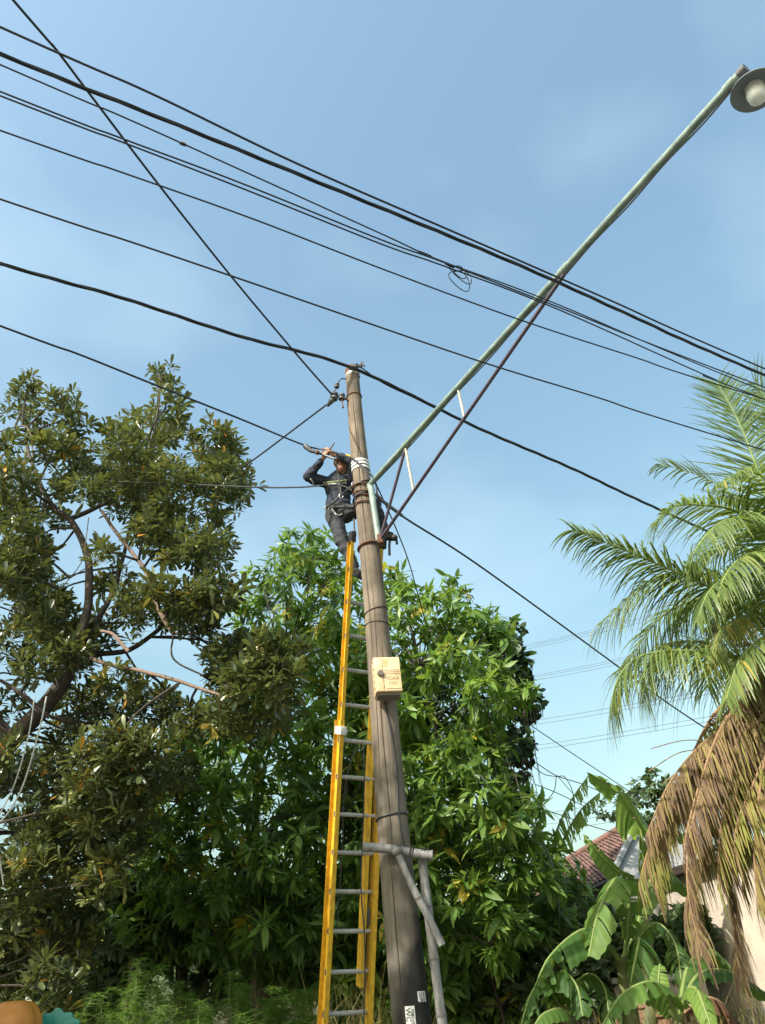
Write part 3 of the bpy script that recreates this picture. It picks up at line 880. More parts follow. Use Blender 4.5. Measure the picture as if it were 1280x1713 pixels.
# skin: head, neck, hands and the limbs inside the clothes
b = MB()
look = Vector((-.75, -.55, .25)).normalized()
hup = (Vector((0, 0, 1)) - look * look.z).normalized(); hsd = look.cross(hup).normalized()
hd = J['head']
b.ell(hd + hup * .02, (.078, .092, .105), 18, (hsd, look, hup))
b.ell(hd + look * .035 - hup * .055, (.058, .062, .062), 14, (hsd, look, hup))
b.cap(hd + look * .088 - hup * .0, hd + look * .108 - hup * .028, .010, .015, 8)
for s in (-1, 1):
    b.ell(hd + hsd * s * .078 - hup * .005, (.012, .02, .032), 8, (hsd, look, hup))
    b.ell(hd + look * .082 + hsd * s * .032 + hup * .022, (.018, .010, .008), 8, (hsd, look, hup))
b.ell(hd + look * .088 - hup * .058, (.026, .010, .007), 8, (hsd, look, hup))
b.cap(J['neck'], hd - hup * .06, .052, .052)
b.cap(J['neck'], J['pelvis'], .06, .08)
for s in 'RL':
    b.cap(J['neck'], J['sh' + s], .05, .045); b.cap(J['sh' + s], J['el' + s], .042, .036); b.cap(J['el' + s], J['wr' + s], .036, .026)
    b.cap(J['pelvis'], J['hip' + s], .08, .07); b.cap(J['hip' + s], J['kn' + s], .06, .045); b.cap(J['kn' + s], J['an' + s], .04, .03)
    # hand: palm, four curled fingers over the cable and a thumb
    fd = (J['ha' + s] - J['wr' + s]).normalized()
    cabd = (PY(575, 762, 7.05) - PY(510, 745, 7.22)).normalized()
    sdv = (cabd - fd * cabd.dot(fd)).normalized()
    nv = fd.cross(sdv).normalized()
    if nv.y > 0: nv = -nv
    pm = J['wr' + s].lerp(J['ha' + s], .75)
    b.cap(J['wr' + s], pm, .026, .034)
    b.ell(pm + fd * .02, (.042, .05, .020), 12, (sdv, fd, nv))
    for q, (ox, ln_) in enumerate(((-.030, .062), (-.010, .072), (.010, .068), (.029, .054))):
        k0 = pm + fd * .055 + sdv * ox
        k1_ = k0 + fd * ln_ * .42 + nv * .012
        k2_ = k1_ + nv * ln_ * .36 - fd * .004
        k3_ = k2_ - fd * ln_ * .34 + nv * .004
        b.cap(k0, k1_, .0105, .0098, 8); b.cap(k1_, k2_, .0098, .0092, 8); b.cap(k2_, k3_, .0092, .008, 8)
    t0 = pm + sdv * (-.034 if s == 'R' else .034) + fd * .0
    t1 = t0 + (sdv * (-.022 if s == 'R' else .022)) + fd * .028 + nv * .016
    t2 = t1 + fd * .022 + nv * .022
    b.cap(t0, t1, .013, .012, 8); b.cap(t1, t2, .012, .0095, 8)
organic('body', b, 'skin', man, .0068, 2)
# jacket
j = MB()
right = (J['shL'] - J['shR']).normalized(); updir = (J['neck'] - J['pelvis']).normalized(); frontv = right.cross(updir).normalized()
if frontv.y > 0: frontv = -frontv
ax3 = (right, frontv, updir)
j.ell(J['chest'].lerp(J['neck'], .15), (.185, .125, .20), 18, ax3)
j.ell(J['waist'], (.15, .115, .17), 18, ax3)
j.ell(J['pelvis'].lerp(J['waist'], .45), (.158, .12, .12), 18, ax3)
j.cap(J['chest'], J['neck'], .10, .068)
for s in 'RL':
    j.cap(J['neck'] - updir * .03, J['sh' + s], .075, .078)
    j.cap(J['sh' + s], J['el' + s], .077, .058); j.cap(J['el' + s], J['wr' + s].lerp(J['el' + s], .12), .058, .042)
jacket = organic('jacket', j, 'denim', man, .011, 4, .015, 11, 1)
# trousers
t_ = MB()
t_.ell(J['pelvis'], (.165, .13, .13), 16, ax3)
for s in 'RL':
    t_.cap(J['pelvis'].lerp(J['hip' + s], .6), J['hip' + s], .115, .105)
    t_.cap(J['hip' + s], J['kn' + s], .102, .074); t_.cap(J['kn' + s], J['an' + s], .072, .056)
trous = organic('trousers', t_, 'trouser', man, .012, 4, .015, 9, 5)
# boots
for s in 'RL':
    bo = MB(); a, t2 = J['an' + s], J['to' + s]
    heel = a + (a - t2) * .25 + Vector((0, 0, -.085))
    toe = t2 + Vector((0, 0, -.02))
    bo.cap(a + Vector((0, 0, .03)), a.lerp(heel, .7), .055, .05); bo.cap(heel, toe, .042, .038); bo.cap(heel + Vector((0, 0, .03)), a.lerp(toe, .6), .045, .042)
    bt_ = organic('boot', bo, 'boot', man, .009, 3)
# hair under a yellow helmet
h = MB()
h.ell(hd + hup * .032 - look * .014, (.086, .098, .10), 16, (hsd, look, hup))
h.ell(hd - hup * .03 - look * .045, (.076, .06, .085), 14, (hsd, look, hup))
hair = h.build('hair', 'hair', man)
hm = MB()
prof = [(.112, 0), (.114, .03), (.106, .065), (.085, .098), (.05, .118), (.001, .124)]
hm.lathe(hd + hup * .045 - look * .012, hup, prof, 24)
hel = hm.build('helmet', 'helmet', man)
br = MB(); V = []
for i in range(17):
    a = R(-80 + i * 10)
    for r_ in (.108, .15):
        V.append(hd + hup * (.046 - (.012 if r_ > .12 else 0)) - look * .012 + look * math.cos(a) * r_ + hsd * math.sin(a) * (r_ if r_ < .12 else .108 + .03 * math.cos(a)))
br.add(V + [v - hup * .006 for v in V], [(2 * i, 2 * i + 1, 2 * i + 3, 2 * i + 2) for i in range(16)] + [(34 + 2 * i, 34 + 2 * i + 2, 34 + 2 * i + 3, 34 + 2 * i + 1) for i in range(16)] + [(2 * i + 1, 34 + 2 * i + 1, 34 + 2 * i + 3, 2 * i + 3) for i in range(16)])
br.build('brim', 'helmet', hel)
# reflective tape and harness lie on the cloth
def wrap(objs, pix, r, name, mt, flat=.35, off=.004, parent=man):
    best = []
    trees = [BVHTree.FromPolygons([v.co for v in o.data.vertices], [tuple(p.vertices) for p in o.data.polygons]) for o in objs]
    for px, py in pix:
        d = ray(px, py).normalized(); hit = None
        for tr in trees:
            loc, nr, idx, dist = tr.ray_cast(CAM, d)
            if loc is not None and (hit is None or dist < hit[1]): hit = (loc + nr * off, dist)
        if hit: best.append(hit[0])
    if len(best) > 1: return MB().tube(catmull(best, 3), r, 8).build(name, mt, parent)
wrap([jacket], [(541 + k * 3, 808 - k * .3) for k in range(14)], .012, 'chest_tape', 'lime')
wrap([jacket], [(541 + k * 3, 811.5 - k * .3) for k in range(14)], .008, 'chest_tape', 'reflective')
wrap([jacket], [(519, 801), (521, 803), (523, 806), (525, 809)], .009, 'sleeve_tape', 'reflective')
wrap([jacket], [(560, 800), (563, 806), (566, 813), (569, 820), (572, 827)], .014, 'harness_strap', 'webbing')
wrap([jacket, trous], [(541 + k * 4, 850 - k * .2) for k in range(14)], .019, 'harness_belt', 'webbing')
wrap([jacket, trous], [(556, 852), (559, 857), (563, 861), (568, 862), (573, 859)], .010, 'harness_loop', 'reflective')
lan = [PY(545, 851, 7.36), PY(558, 840, 7.30), PY(570, 829, 7.26), PY(582, 819, 7.18), PY(595, 808, 7.08)]
MB().tube(catmull(lan, 5), .014, 8).build('lanyard', 'webbing', man)
MB().tube(catmull([PY(562, 772, 7.22), PY(566, 795, 7.25), PY(571, 827, 7.27)], 5), .010, 8).build('lanyard', 'webbing', man)
for px, py in ((547, 849), (571, 829), (592, 810)):
    c = PY(px, py, 7.25 if px > 560 else 7.34)
    MB().tube([c + Vector((math.cos(a) * .022, 0, math.sin(a) * .034)) for a in [2 * math.pi * k / 14 for k in range(15)]], .006, 6, cap=False).build('carabiner', 'steel', man)
MB().tube(catmull([PY(592, 868, 7.28), PY(593, 885, 7.26), PY(595, 897, 7.25)], 4), .010, 8).build('hanging_strap', 'webbing', man)
tool = thing('pliers', PY(550, 757, 7.25), 'dark pliers sticking up from the man\'s raised hand', 'pliers')
MB().cap(PY(549, 758, 7.25), PY(553, 750, 7.24), .010, .011).build('grip', 'black_plastic', tool)
MB().cap(PY(553, 750, 7.24), PY(559, 741, 7.23), .012, .008).build('jaw', 'grey_plastic', tool)

# ------------------------------------------------------------------ foliage engine
def leaf_template(ts, ws):
    """rows along the midrib; first and last rows are points. returns (t, x, side weight) verts and triangles"""
    v = []; mid = []; lf = []; rg = []
    for i, (t, w) in enumerate(zip(ts, ws)):
        mid.append(len(v)); v.append((0.0, t))
        if 0 < i < len(ts) - 1:
            lf.append(len(v)); v.append((-w, t)); rg.append(len(v)); v.append((w, t))
    f = []
    n = len(ts)
    f += [(mid[0], mid[1], lf[0]), (mid[0], rg[0], mid[1])]
    for i in range(1, n - 2):
        f += [(lf[i - 1], mid[i], mid[i + 1]), (lf[i - 1], mid[i + 1], lf[i]), (mid[i], rg[i - 1], mid[i + 1]), (rg[i - 1], rg[i], mid[i + 1])]
    f += [(lf[-1], mid[-2], mid[-1]), (mid[-2], rg[-1], mid[-1])]
    return np.array(v, float), np.array(f, int)
OBOVATE = leaf_template([0, .3, .62, .9, 1.0], [0, .5, .95, .8, 0])
LANCE = leaf_template([0, .3, .65, 1.0], [0, 1.0, .8, 0])
ROUND = leaf_template([0, .25, .65, 1.0], [0, .9, .9, 0])

def norm(a): return a / np.maximum(np.linalg.norm(a, axis=-1, keepdims=True), 1e-9)

def big_mesh(name, verts, tris, tint=None, smooth=False):
    me = bpy.data.meshes.new(name)
    nv, nf = len(verts), len(tris)
    me.vertices.add(nv); me.loops.add(nf * 3); me.polygons.add(nf)
    me.vertices.foreach_set('co', np.ascontiguousarray(verts, dtype=np.float32).ravel())
    me.loops.foreach_set('vertex_index', np.ascontiguousarray(tris, dtype=np.int32).ravel())
    me.polygons.foreach_set('loop_start', np.arange(0, nf * 3, 3, dtype=np.int32))
    me.polygons.foreach_set('loop_total', np.full(nf, 3, dtype=np.int32))
    if smooth: me.polygons.foreach_set('use_smooth', np.ones(nf, dtype=bool))
    if tint is not None:
        at = me.attributes.new('tint', 'FLOAT', 'POINT')
        at.data.foreach_set('value', np.ascontiguousarray(tint, dtype=np.float32))
    me.update(calc_edges=True)
    return me

def leaves_to_mesh(name, tpl, O, D, N, L, Wd, droop, fold, tint):
    v, f = tpl
    n = len(O)
    X = norm(np.cross(D, N)); N = np.cross(X, D)
    t = v[:, 1][None, :, None]; x = v[:, 0][None, :, None]
    Lb = L[:, None, None]; Wb = Wd[:, None, None]
    pos = O[:, None, :] + D[:, None, :] * (t * Lb) + X[:, None, :] * (x * Wb) \
        + N[:, None, :] * (np.abs(x) * Wb * fold[:, None, None] - t * t * Lb * droop[:, None, None])
    tri = f[None] + (np.arange(n) * len(v))[:, None, None]
    return big_mesh(name, pos.reshape(-1, 3), tri.reshape(-1, 3), np.repeat(tint, len(v)), smooth=True)

def whorls(tips, axes, per, spread, L, Wr, grav, jit=.25):
    """rosettes of leaves at twig tips"""
    n = len(tips)
    k = per
    ax = norm(axes)
    ref = np.where(np.abs(ax[:, 2:3]) < .9, np.array([[0, 0, 1.]]), np.array([[1., 0, 0]]))
    b = norm(np.cross(ax, ref)); c = np.cross(ax, b)
    ph = (np.arange(k)[None, :] * 2.39996 + rng.random((n, 1)) * 6.28 + rng.normal(0, .2, (n, k)))[..., None]
    e = np.radians(rng.uniform(spread[0], spread[1], (n, k)))[..., None]
    D = ax[:, None] * np.cos(e) + (b[:, None] * np.cos(ph) + c[:, None] * np.sin(ph)) * np.sin(e)
    D = D + np.array([0, 0, -1.0]) * grav * rng.uniform(.3, 1.3, (n, k, 1)) + rng.normal(0, jit * .3, (n, k, 3))
    D = norm(D)
    nn = ax[:, None] * .7 + np.array([0, 0, .6]) + rng.normal(0, jit, (n, k, 3))
    N = nn - D * np.sum(nn * D, -1, keepdims=True)
    O = tips[:, None] - ax[:, None] * (rng.uniform(0, .5, (n, k, 1)) * L) + D * .02
    Ls = L * rng.uniform(.75, 1.2, (n, 1)) * rng.uniform(.5, 1.15, (n, k))
    return O.reshape(-1, 3), D.reshape(-1, 3), norm(N).reshape(-1, 3), Ls.ravel(), (Ls * Wr * rng.uniform(.8, 1.15, (n, k))).ravel()

CAMn = np.array(CAM); FW = np.array(fwd); RT = np.array(rt); UP = np.array(upv)
def proj(p):
    q = p - CAMn
    d = q @ FW
    return W0 / 2 + (q @ RT) / d * FPX, H0 / 2 - (q @ UP) / d * FPX, d

def foliage(root, crown_name, tpl, mt, tips, axes, per, spread, L, Wr, grav, droop, fold, tint_fn, singles=300, label=None):
    O, D, N, Ls, Ws = whorls(tips, axes, per, spread, L, Wr, grav)
    n = len(O)
    dr = rng.uniform(droop[0], droop[1], n); fo = np.full(n, fold)
    tint = tint_fn(n, per)
    x, y, d = proj(O)
    inv = (x > 5) & (x < W0 - 5) & (y > 5) & (y < H0 - 5)
    # of leaves sharing a spot in the picture only the nearest shows
    cell = {}
    xi = (x / 14).astype(int); yi = (y / 14).astype(int)
    for i in np.nonzero(inv)[0]:
        kx = (xi[i], yi[i])
        if kx not in cell or d[cell[kx]] > d[i]: cell[kx] = i
    X = np.cross(D, N)
    view = norm(O - CAMn)
    Nn = np.cross(X, D)
    size = Ls * Ws * np.abs(np.sum(Nn * view, -1)) / (d * d)
    cand = sorted(cell.values(), key=lambda i: -size[i])[:singles]
    keep = np.ones(n, bool); keep[cand] = False
    me = leaves_to_mesh('foliage', tpl, O[keep], D[keep], N[keep], Ls[keep], Ws[keep], dr[keep], fo[keep], tint[keep])
    crown = link(crown_name, me, mt, root, 'stuff')
    off = root.location
    # single leaves share a few meshes
    if singles:
        variants = {}
        for i in cand:
            key = (round(float(tint[i]) * 7), int((dr[i] - droop[0]) / max(1e-6, droop[1] - droop[0]) * 2.99))
            if key not in variants:
                dd_ = droop[0] + (droop[1] - droop[0]) * (key[1] + .5) / 3
                variants[key] = leaves_to_mesh('leaf', tpl, np.zeros((1, 3)), np.array([[0, 1., 0]]), np.array([[0, 0, 1.]]), np.ones(1), np.ones(1) * Wr, np.array([dd_]), np.array([fold]), np.array([key[0] / 7]))
                variants[key].materials.append(MATS[mt])
            o = bpy.data.objects.new('leaf', variants[key])
            COL.objects.link(o)
            xx = Vector(X[i]).normalized(); yy = Vector(D[i]).normalized(); zz = xx.cross(yy)
            M = Matrix((xx, yy, zz)).transposed() * float(Ls[i])
            M = M.to_4x4(); M.translation = Vector(O[i])
            o.parent = crown
            o.matrix_local = M
    return crown

def in_poly(x, y, poly):
    c = False; j = len(poly) - 1
    for i in range(len(poly)):
        xi, yi = poly[i]; xj, yj = poly[j]
        if (yi > y) != (yj > y) and x < (xj - xi) * (y - yi) / (yj - yi) + xi: c = not c
        j = i
    return c
def poisson_poly(poly, sp, tries=6000):
    xs = [p[0] for p in poly]; ys = [p[1] for p in poly]
    pts = []
    for _ in range(tries):
        x = rnd.uniform(min(xs), max(xs)); y = rnd.uniform(min(ys), max(ys))
        if in_poly(x, y, poly) and all((x - a) ** 2 + (y - b) ** 2 > sp * sp for a, b in pts): pts.append((x, y))
    return pts

def clump_tips(clumps, dens, upb, outb, shell=.35, squash=.85):
    """clumps: (centre, radius). tips spread through each clump, denser towards its skin"""
    T = []; A = []
    for c, r, kk in clumps:
        n = max(3, int(dens * kk))
        d = norm(rng.normal(size=(n, 3)))
        rad = (shell + (1 - shell) * rng.random((n, 1)) ** .6) * r
        p = np.array(c) + d * rad * np.array([1, 1, squash])
        T.append(p)
        A.append(d * outb + np.array([0, 0, upb]) + rng.normal(0, .25, (n, 3)))
    return np.concatenate(T), np.concatenate(A)

def limb(pts, r0, r1, name, mt, parent, n=9):
    path = catmull(pts, 6)
    k = len(path)
    rs = [r0 + (r1 - r0) * i / (k - 1) for i in range(k)]
    path = [p + Vector((noise.noise(p * 3), noise.noise(p * 3 + Vector((9, 0, 0))), 0)) * .02 for p in path]
    return MB().tube(path, rs, n).build(name, mt, parent)

def twigs_to(clumps, skel, parent, mt, r=.014, frac=1.0):
    """thin branches from the nearest limb point to every clump centre, one joined part"""
    mb = MB()
    for c, rad, kk in clumps:
        if rnd.random() > frac: continue
        c = Vector(c)
        q = min(skel, key=lambda s: (s - c).length + max(0, s.z - c.z) * .8)
        mm = q.lerp(c, .5) + Vector((rnd.uniform(-.1, .1), rnd.uniform(-.1, .1), rnd.uniform(.0, .12)))
        mb.tube(catmull([q, mm, c], 4), [r * 1.6, r * 1.5, r * 1.4, r * 1.3, r * 1.1, r, r * .9, r * .7, r * .5], 6)
        for _ in range(3):
            e = c + Vector((rnd.uniform(-1, 1), rnd.uniform(-1, 1), rnd.uniform(-.3, 1))) * rad * .8
            mb.tube([mm.lerp(c, .6), mm.lerp(e, .7), e], [r * .7, r * .5, r * .3], 5)
    return mb.build('twigs', mt, parent, kind='stuff')

# ------------------------------------------------------------------ broad-leaved tree at the left
BT_Y = 8.6
spots = [(53, 635, 22), (45, 662, 26), (28, 676, 26), (108, 676, 30), (122, 706, 30), (68, 706, 30), (92, 742, 32), (125, 748, 28), (20, 735, 25),
         (268, 622, 20), (276, 650, 24), (284, 676, 28), (214, 706, 24), (262, 716, 34), (303, 730, 30), (204, 744, 32), (240, 752, 34),
         (362, 722, 26), (376, 750, 32), (346, 762, 32), (400, 792, 28), (418, 808, 20), (372, 802, 38), (340, 806, 34), (376, 852, 26), (396, 846, 20),
         (136, 784, 34), (182, 790, 36), (236, 786, 40), (288, 798, 40), (150, 812, 28), (212, 826, 34), (262, 846, 40), (312, 872, 44), (294, 916, 44), (342, 918, 40), (364, 902, 30), (246, 890, 34),
         (22, 796, 34), (12, 850, 36), (62, 858, 30), (34, 910, 44), (20, 960, 46), (56, 944, 36), (70, 986, 34), (92, 870, 22), (100, 820, 24),
         (176, 920, 26), (190, 962, 30), (232, 986, 34), (306, 1000, 42), (352, 990, 40), (386, 984, 24), (336, 1030, 36), (270, 1030, 28), (218, 1040, 26),
         (88, 1012, 36), (40, 1030, 42), (76, 1062, 40), (122, 1046, 34), (22, 1082, 40), (108, 1086, 36), (160, 1076, 28), (180, 1036, 24),
         (412, 1082, 38), (450, 1100, 40), (372, 1100, 36), (424, 1136, 42), (470, 1136, 36), (448, 1180, 36), (392, 1146, 34), (500, 1100, 28),
         (198, 1136, 30), (160, 1176, 34), (212, 1196, 40), (270, 1186, 36), (320, 1206, 34), (240, 1150, 24), (12, 1180, 28), (120, 1226, 32), (370, 1190, 30), (410, 1215, 32),
         (100, 1290, 48), (180, 1262, 50), (240, 1250, 44), (150, 1340, 54), (60, 1370, 54), (226, 1326, 50), (30, 1300, 40), (110, 1420, 56), (200, 1400, 50), (40, 1460, 58),
         (130, 1500, 52), (40, 1550, 58), (100, 1580, 46), (20, 1630, 56), (90, 1650, 44), (180, 1470, 40), (290, 1290, 36), (150, 1580, 36), (104, 1166, 20), (22, 1262, 30), (60, 1112, 28), (30, 1130, 24)]
tb = PY(-150, 1500, 9.3); tb.z = gh(tb.x, tb.y) - .1
broad = thing('broadleaf_tree', tb, 'large broad-leaved tree with dark olive rosettes and bare curved limbs', 'tree')
clumps = []
for px, py, r in spots:
    Y = BT_Y + rnd.uniform(-.9, 1.0) + (.5 if py > 1240 else 0)
    c = PY(px, py, Y)
    rr = r * depth_of(c) / FPX * 1.1
    clumps.append((c, rr, (r / 34) ** 2))
    if r > 30 and rnd.random() < .75:
        c2 = PY(px + rnd.uniform(-18, 18), py + rnd.uniform(-10, 18), Y + rnd.uniform(.7, 1.6))
        clumps.append((c2, rr * 1.05, (r / 34) ** 2))
# the crown goes on past the edge of the frame
for _ in range(95):
    c = Vector((rnd.uniform(-9.5, -4.9), rnd.uniform(7.9, 11.5), rnd.uniform(2.5, 9.3)))
    if PX(c)[0] < -45: clumps.append((c, rnd.uniform(.3, .5), 1.6))
T, A = clump_tips(clumps, 18, .75, .55, .25, 1.0)
def tint_broad(n, per):
    base = np.repeat(rng.uniform(.15, .75, n // per + 1), per)[:n]
    t = np.clip(base + rng.normal(0, .14, n), 0, .9)
    yo = np.repeat(rng.random(n // per + 1) < .07, per)[:n]
    t = np.where(yo, np.clip(t + .3, 0, .95), t)
    return np.where(rng.random(n) < .008, 1.0, t)
foliage(broad, 'crown', OBOVATE, 'leaf_broad', T, A, 14, (18, 100), .165, .15, .10, (-.05, .25), .25, tint_broad)
trk = [tb, PY(-90, 1400, 9.2), PY(-20, 1290, 9.0), PY(22, 1236, 8.9), PY(75, 1184, 8.8), PY(108, 1134, 8.75), PY(124, 1092, 8.7)]
limb(trk, .15, .075, 'trunk', 'bark_dark', broad, 12)
limbs = [([PY(122, 1096, 8.7), PY(146, 1020, 8.6), PY(146, 930, 8.55), PY(120, 872, 8.5), PY(88, 846, 8.5), PY(60, 790, 8.5), PY(44, 740, 8.6)], .06, .022, 'bark_dark'),
         ([PY(118, 868, 8.5), PY(160, 850, 8.6), PY(190, 830, 8.7), PY(240, 770, 8.8), PY(262, 700, 8.8), PY(268, 640, 8.8)], .035, .012, 'bark_dark'),
         ([PY(120, 1100, 8.7), PY(185, 1000, 9.0), PY(206, 930, 9.1), PY(222, 860, 9.1), PY(218, 800, 9.0)], .04, .015, 'bark_dark'),
         ([PY(170, 855, 8.6), PY(205, 905, 8.5), PY(240, 950, 8.4), PY(262, 1010, 8.4), PY(290, 1060, 8.4)], .022, .03, 'bark_pink'),
         ([PY(130, 1092, 8.7), PY(180, 1110, 8.5), PY(270, 1131, 8.3), PY(330, 1150, 8.2), PY(385, 1166, 8.1), PY(430, 1150, 8.1)], .027, .014, 'bark_pink'),
         ([PY(168, 1056, 8.4), PY(190, 1062, 8.35), PY(216, 1090, 8.3)], .018, .022, 'bark_pink'),
         ([PY(290, 1060, 8.4), PY(330, 1058, 8.4), PY(380, 1020, 8.5)], .02, .01, 'bark'),
         ([PY(290, 1060, 8.4), PY(286, 1090, 8.4), PY(300, 1110, 8.4), PY(340, 1130, 8.4)], .012, .01, 'bark'),
         ([PY(0, 1138, 8.5), PY(45, 1168, 8.55), PY(85, 1200, 8.7)], .02, .03, 'bark_dark'),
         ([PY(108, 1134, 8.7), PY(150, 1098, 9.2), PY(230, 1080, 9.5), PY(310, 1000, 9.6), PY(360, 860, 9.4), PY(372, 780, 9.2)], .045, .014, 'bark_dark'),
         ([PY(20, 1240, 8.9), PY(-60, 1130, 8.6), PY(-110, 960, 8.4), PY(-160, 800, 8.4)], .09, .03, 'bark_dark'),
         ([PY(0, 722, 8.7), PY(46, 715, 8.6), PY(58, 772, 8.5)], .012, .012, 'bark'),
         ([PY(150, 865, 8.5), PY(140, 930, 8.4), PY(110, 975, 8.4), PY(98, 985, 8.4)], .006, .005, 'bark')]
skel = []
for pts, r0, r1, mt in limbs:
    limb(pts, r0, r1, 'limb', mt, broad)
    skel += catmull(pts, 4)
skel += catmull(trk, 4)
twigs_to([c for c in clumps if PX(c[0])[0] > -60], skel, broad, 'bark_dark', .011, .8)

# ------------------------------------------------------------------ mango trees
def mango(px_base, Yb, poly, Yc, bulge, sp, name_label, back=1.6, dens=9, skirts=(), seed_tint=.5, single=300, Lf=.26, cx=None, edge=()):
    base = PY(px_base, 1650, Yb); base.z = gh(base.x, base.y) - .1
    t = thing('mango_tree', base, name_label, 'tree', 'mango trees behind the pole')
    xs = [p[0] for p in poly]; ys = [p[1] for p in poly]
    mx, my = sum(xs) / len(xs), sum(ys) / len(ys)
    hx, hy = (max(xs) - min(xs)) / 2, (max(ys) - min(ys)) / 2
    cl = []
    for x, y in poisson_poly(poly, sp):
        e = min(1, math.hypot((x - mx) / hx, (y - my) / hy))
        Y = Yc - bulge * math.sqrt(max(0, 1 - e * e)) + rnd.uniform(-.7, .7)
        if any(in_poly(x, y, s) for s in skirts): continue
        c = PY(x, y, Y); r = sp * 1.15 * depth_of(c) / FPX * rnd.uniform(.8, 1.2)
        cl.append((c, r, rnd.uniform(.6, 1.3)))
    for x, y, r in edge:
        c = PY(x, y, Yc + rnd.uniform(-.5, .5)); cl.append((c, r * depth_of(c) / FPX, (r / 34) ** 2))
    bk = []
    for x, y in poisson_poly(poly, sp * 1.25):
        if y < min(ys) + 90: continue
        c = PY(mx + (x - mx) * .95, my + (y - my) * .97 + 10, Yc + back * rnd.uniform(.4, 1.5)); bk.append((c, sp * 1.6 * depth_of(c) / FPX, 1.1))
    allc = cl + bk
    T, A = clump_tips(allc, dens, .35, .8, .45, .9)
    def tf(n, per):
        b = np.repeat(rng.uniform(.1, .85, n // per + 1), per)[:n]
        tt = np.clip(b * .85 + seed_tint * .2 + rng.normal(0, .08, n), 0, .93)
        y = np.repeat(rng.random(n // per + 1) < .02, per)[:n]
        return np.where(y, 1.0, tt)
    foliage(t, 'crown', LANCE, 'leaf_mango', T, A, 11, (35, 110), Lf, .14, .45, (.05, .4), .18, tf, singles=single)
    top = PY(mx, min(ys) + hy * .5, Yc)
    fork = base.lerp(top, .45)
    limb([base, base.lerp(fork, .5) + Vector((.12, .1, 0)), fork], .22, .15, 'trunk', 'bark', t, 12)
    sk = [fork, base.lerp(fork, .7)]
    for k in range(7):
        c = rnd.choice(cl)[0]
        q = base.lerp(top, rnd.uniform(.35, .5))
        pts = [q, q.lerp(c, .5) + Vector((rnd.uniform(-.2, .2), rnd.uniform(-.1, .3), .25)), c]
        limb(pts, .06, .016, 'limb', 'bark_dark', t); sk += catmull(pts, 4)
    twigs_to(cl, sk, t, 'bark_dark', .009, .7)
    return t, cl
polyA = [(425, 965), (475, 903), (530, 897), (578, 940), (604, 1000), (625, 1300), (610, 1640), (520, 1640), (440, 1625), (380, 1600), (330, 1580), (230, 1600), (190, 1450), (200, 1330), (260, 1270), (330, 1220), (420, 1150), (410, 1050)]
mango(430, 13.2, polyA, 12.6, 1.2, 33, 'bright green mango tree whose crown rises behind the man and ladder', edge=[(484, 905, 26), (470, 935, 30), (436, 962, 26), (526, 915, 30), (556, 955, 28), (450, 1000, 30)])
polyB = [(605, 1000), (655, 952), (690, 992), (730, 1010), (752, 965), (778, 1005), (832, 1048), (858, 1108), (870, 1160), (870, 1330), (895, 1395), (935, 1450), (985, 1500), (975, 1560), (925, 1640), (880, 1740), (560, 1740), (570, 1600), (600, 1200)]
gaps = [[(690, 1120), (760, 1120), (800, 1170), (760, 1215), (700, 1190)], [(850, 1200), (880, 1200), (880, 1330), (850, 1330)]]
mango(770, 12.6, polyB, 12.2, 1.6, 31, 'bright green mango tree reaching from the pole to the tiled house', edge=[(660, 958, 20), (672, 990, 26), (754, 962, 15), (758, 985, 22), (805, 1022, 24), (845, 1036, 20), (862, 1090, 20), (872, 1140, 20)], skirts=gaps, seed_tint=.7)

# climbing vine hanging down the right edge of the mango
vb = PY(880, 1640, 12.6); vb.z = gh(vb.x, vb.y)
vine = thing('climbing_vine', vb, 'dark round-leaved creeper curtain hanging at the edge of the mango crown', 'vine')
cl = [(PY(rnd.uniform(830, 882) - (12 if y < 1120 else 0), y, 12.3 + rnd.uniform(-.4, .5)), .26, 1) for y in range(1060, 1370, 11)]
cl += [(PY(rnd.uniform(690, 800), rnd.uniform(1110, 1240), 13.0), .3, 1) for _ in range(16)]
T, A = clump_tips(cl, 9, -.2, .8, .3, 1.3)
foliage(vine, 'leaves', ROUND, 'leaf_vine', T, A, 9, (30, 120), .13, .38, .5, (.0, .3), .1, lambda n, per: rng.random(n), singles=0)
mb = MB()
for k in range(14):
    x = rnd.uniform(860, 893); y0 = rnd.uniform(1120, 1290)
    a = PY(x, y0, 12.2); mb.tube([a, a + Vector((rnd.uniform(-.05, .05), 0, -.4)), a + Vector((rnd.uniform(-.08, .1), 0, -rnd.uniform(.7, 1.1)))], [.006, .005, .003], 5)
mb.build('tendrils', 'bark', vine, kind='stuff')
for x, y in ((887, 1240), (884, 1222), (846, 1198), (843, 1206)):
    q = PY(x, y, 12.0)
    f = tag(MB().ell(q, (.045, .04, .07), 12).build('mango_fruit', 'mango_fruit'), 'green mango hanging at the edge of the creeper curtain', 'fruit', 'green mangoes at the crown edge')
# ------------------------------------------------------------------ coconut palm
PCY = 9.2
pc = PY(1352, 1040, PCY)
pb = Vector((pc.x + .5, pc.y + .3, 0)); pb.z = gh(pb.x, pb.y) - .1
palm = thing('coconut_palm', pb, 'coconut palm with green fronds above a skirt of dry hanging fronds', 'palm tree')
path = catmull([pb, pb.lerp(pc, .4) + Vector((.15, 0, 0)), pb.lerp(pc, .8) + Vector((.1, 0, 0)), pc], 10)
rs = [.17 - .05 * i / (len(path) - 1) + (.008 if i % 2 else 0) for i in range(len(path))]
MB().tube(path, rs, 16).build('trunk', 'palm_bark', palm)

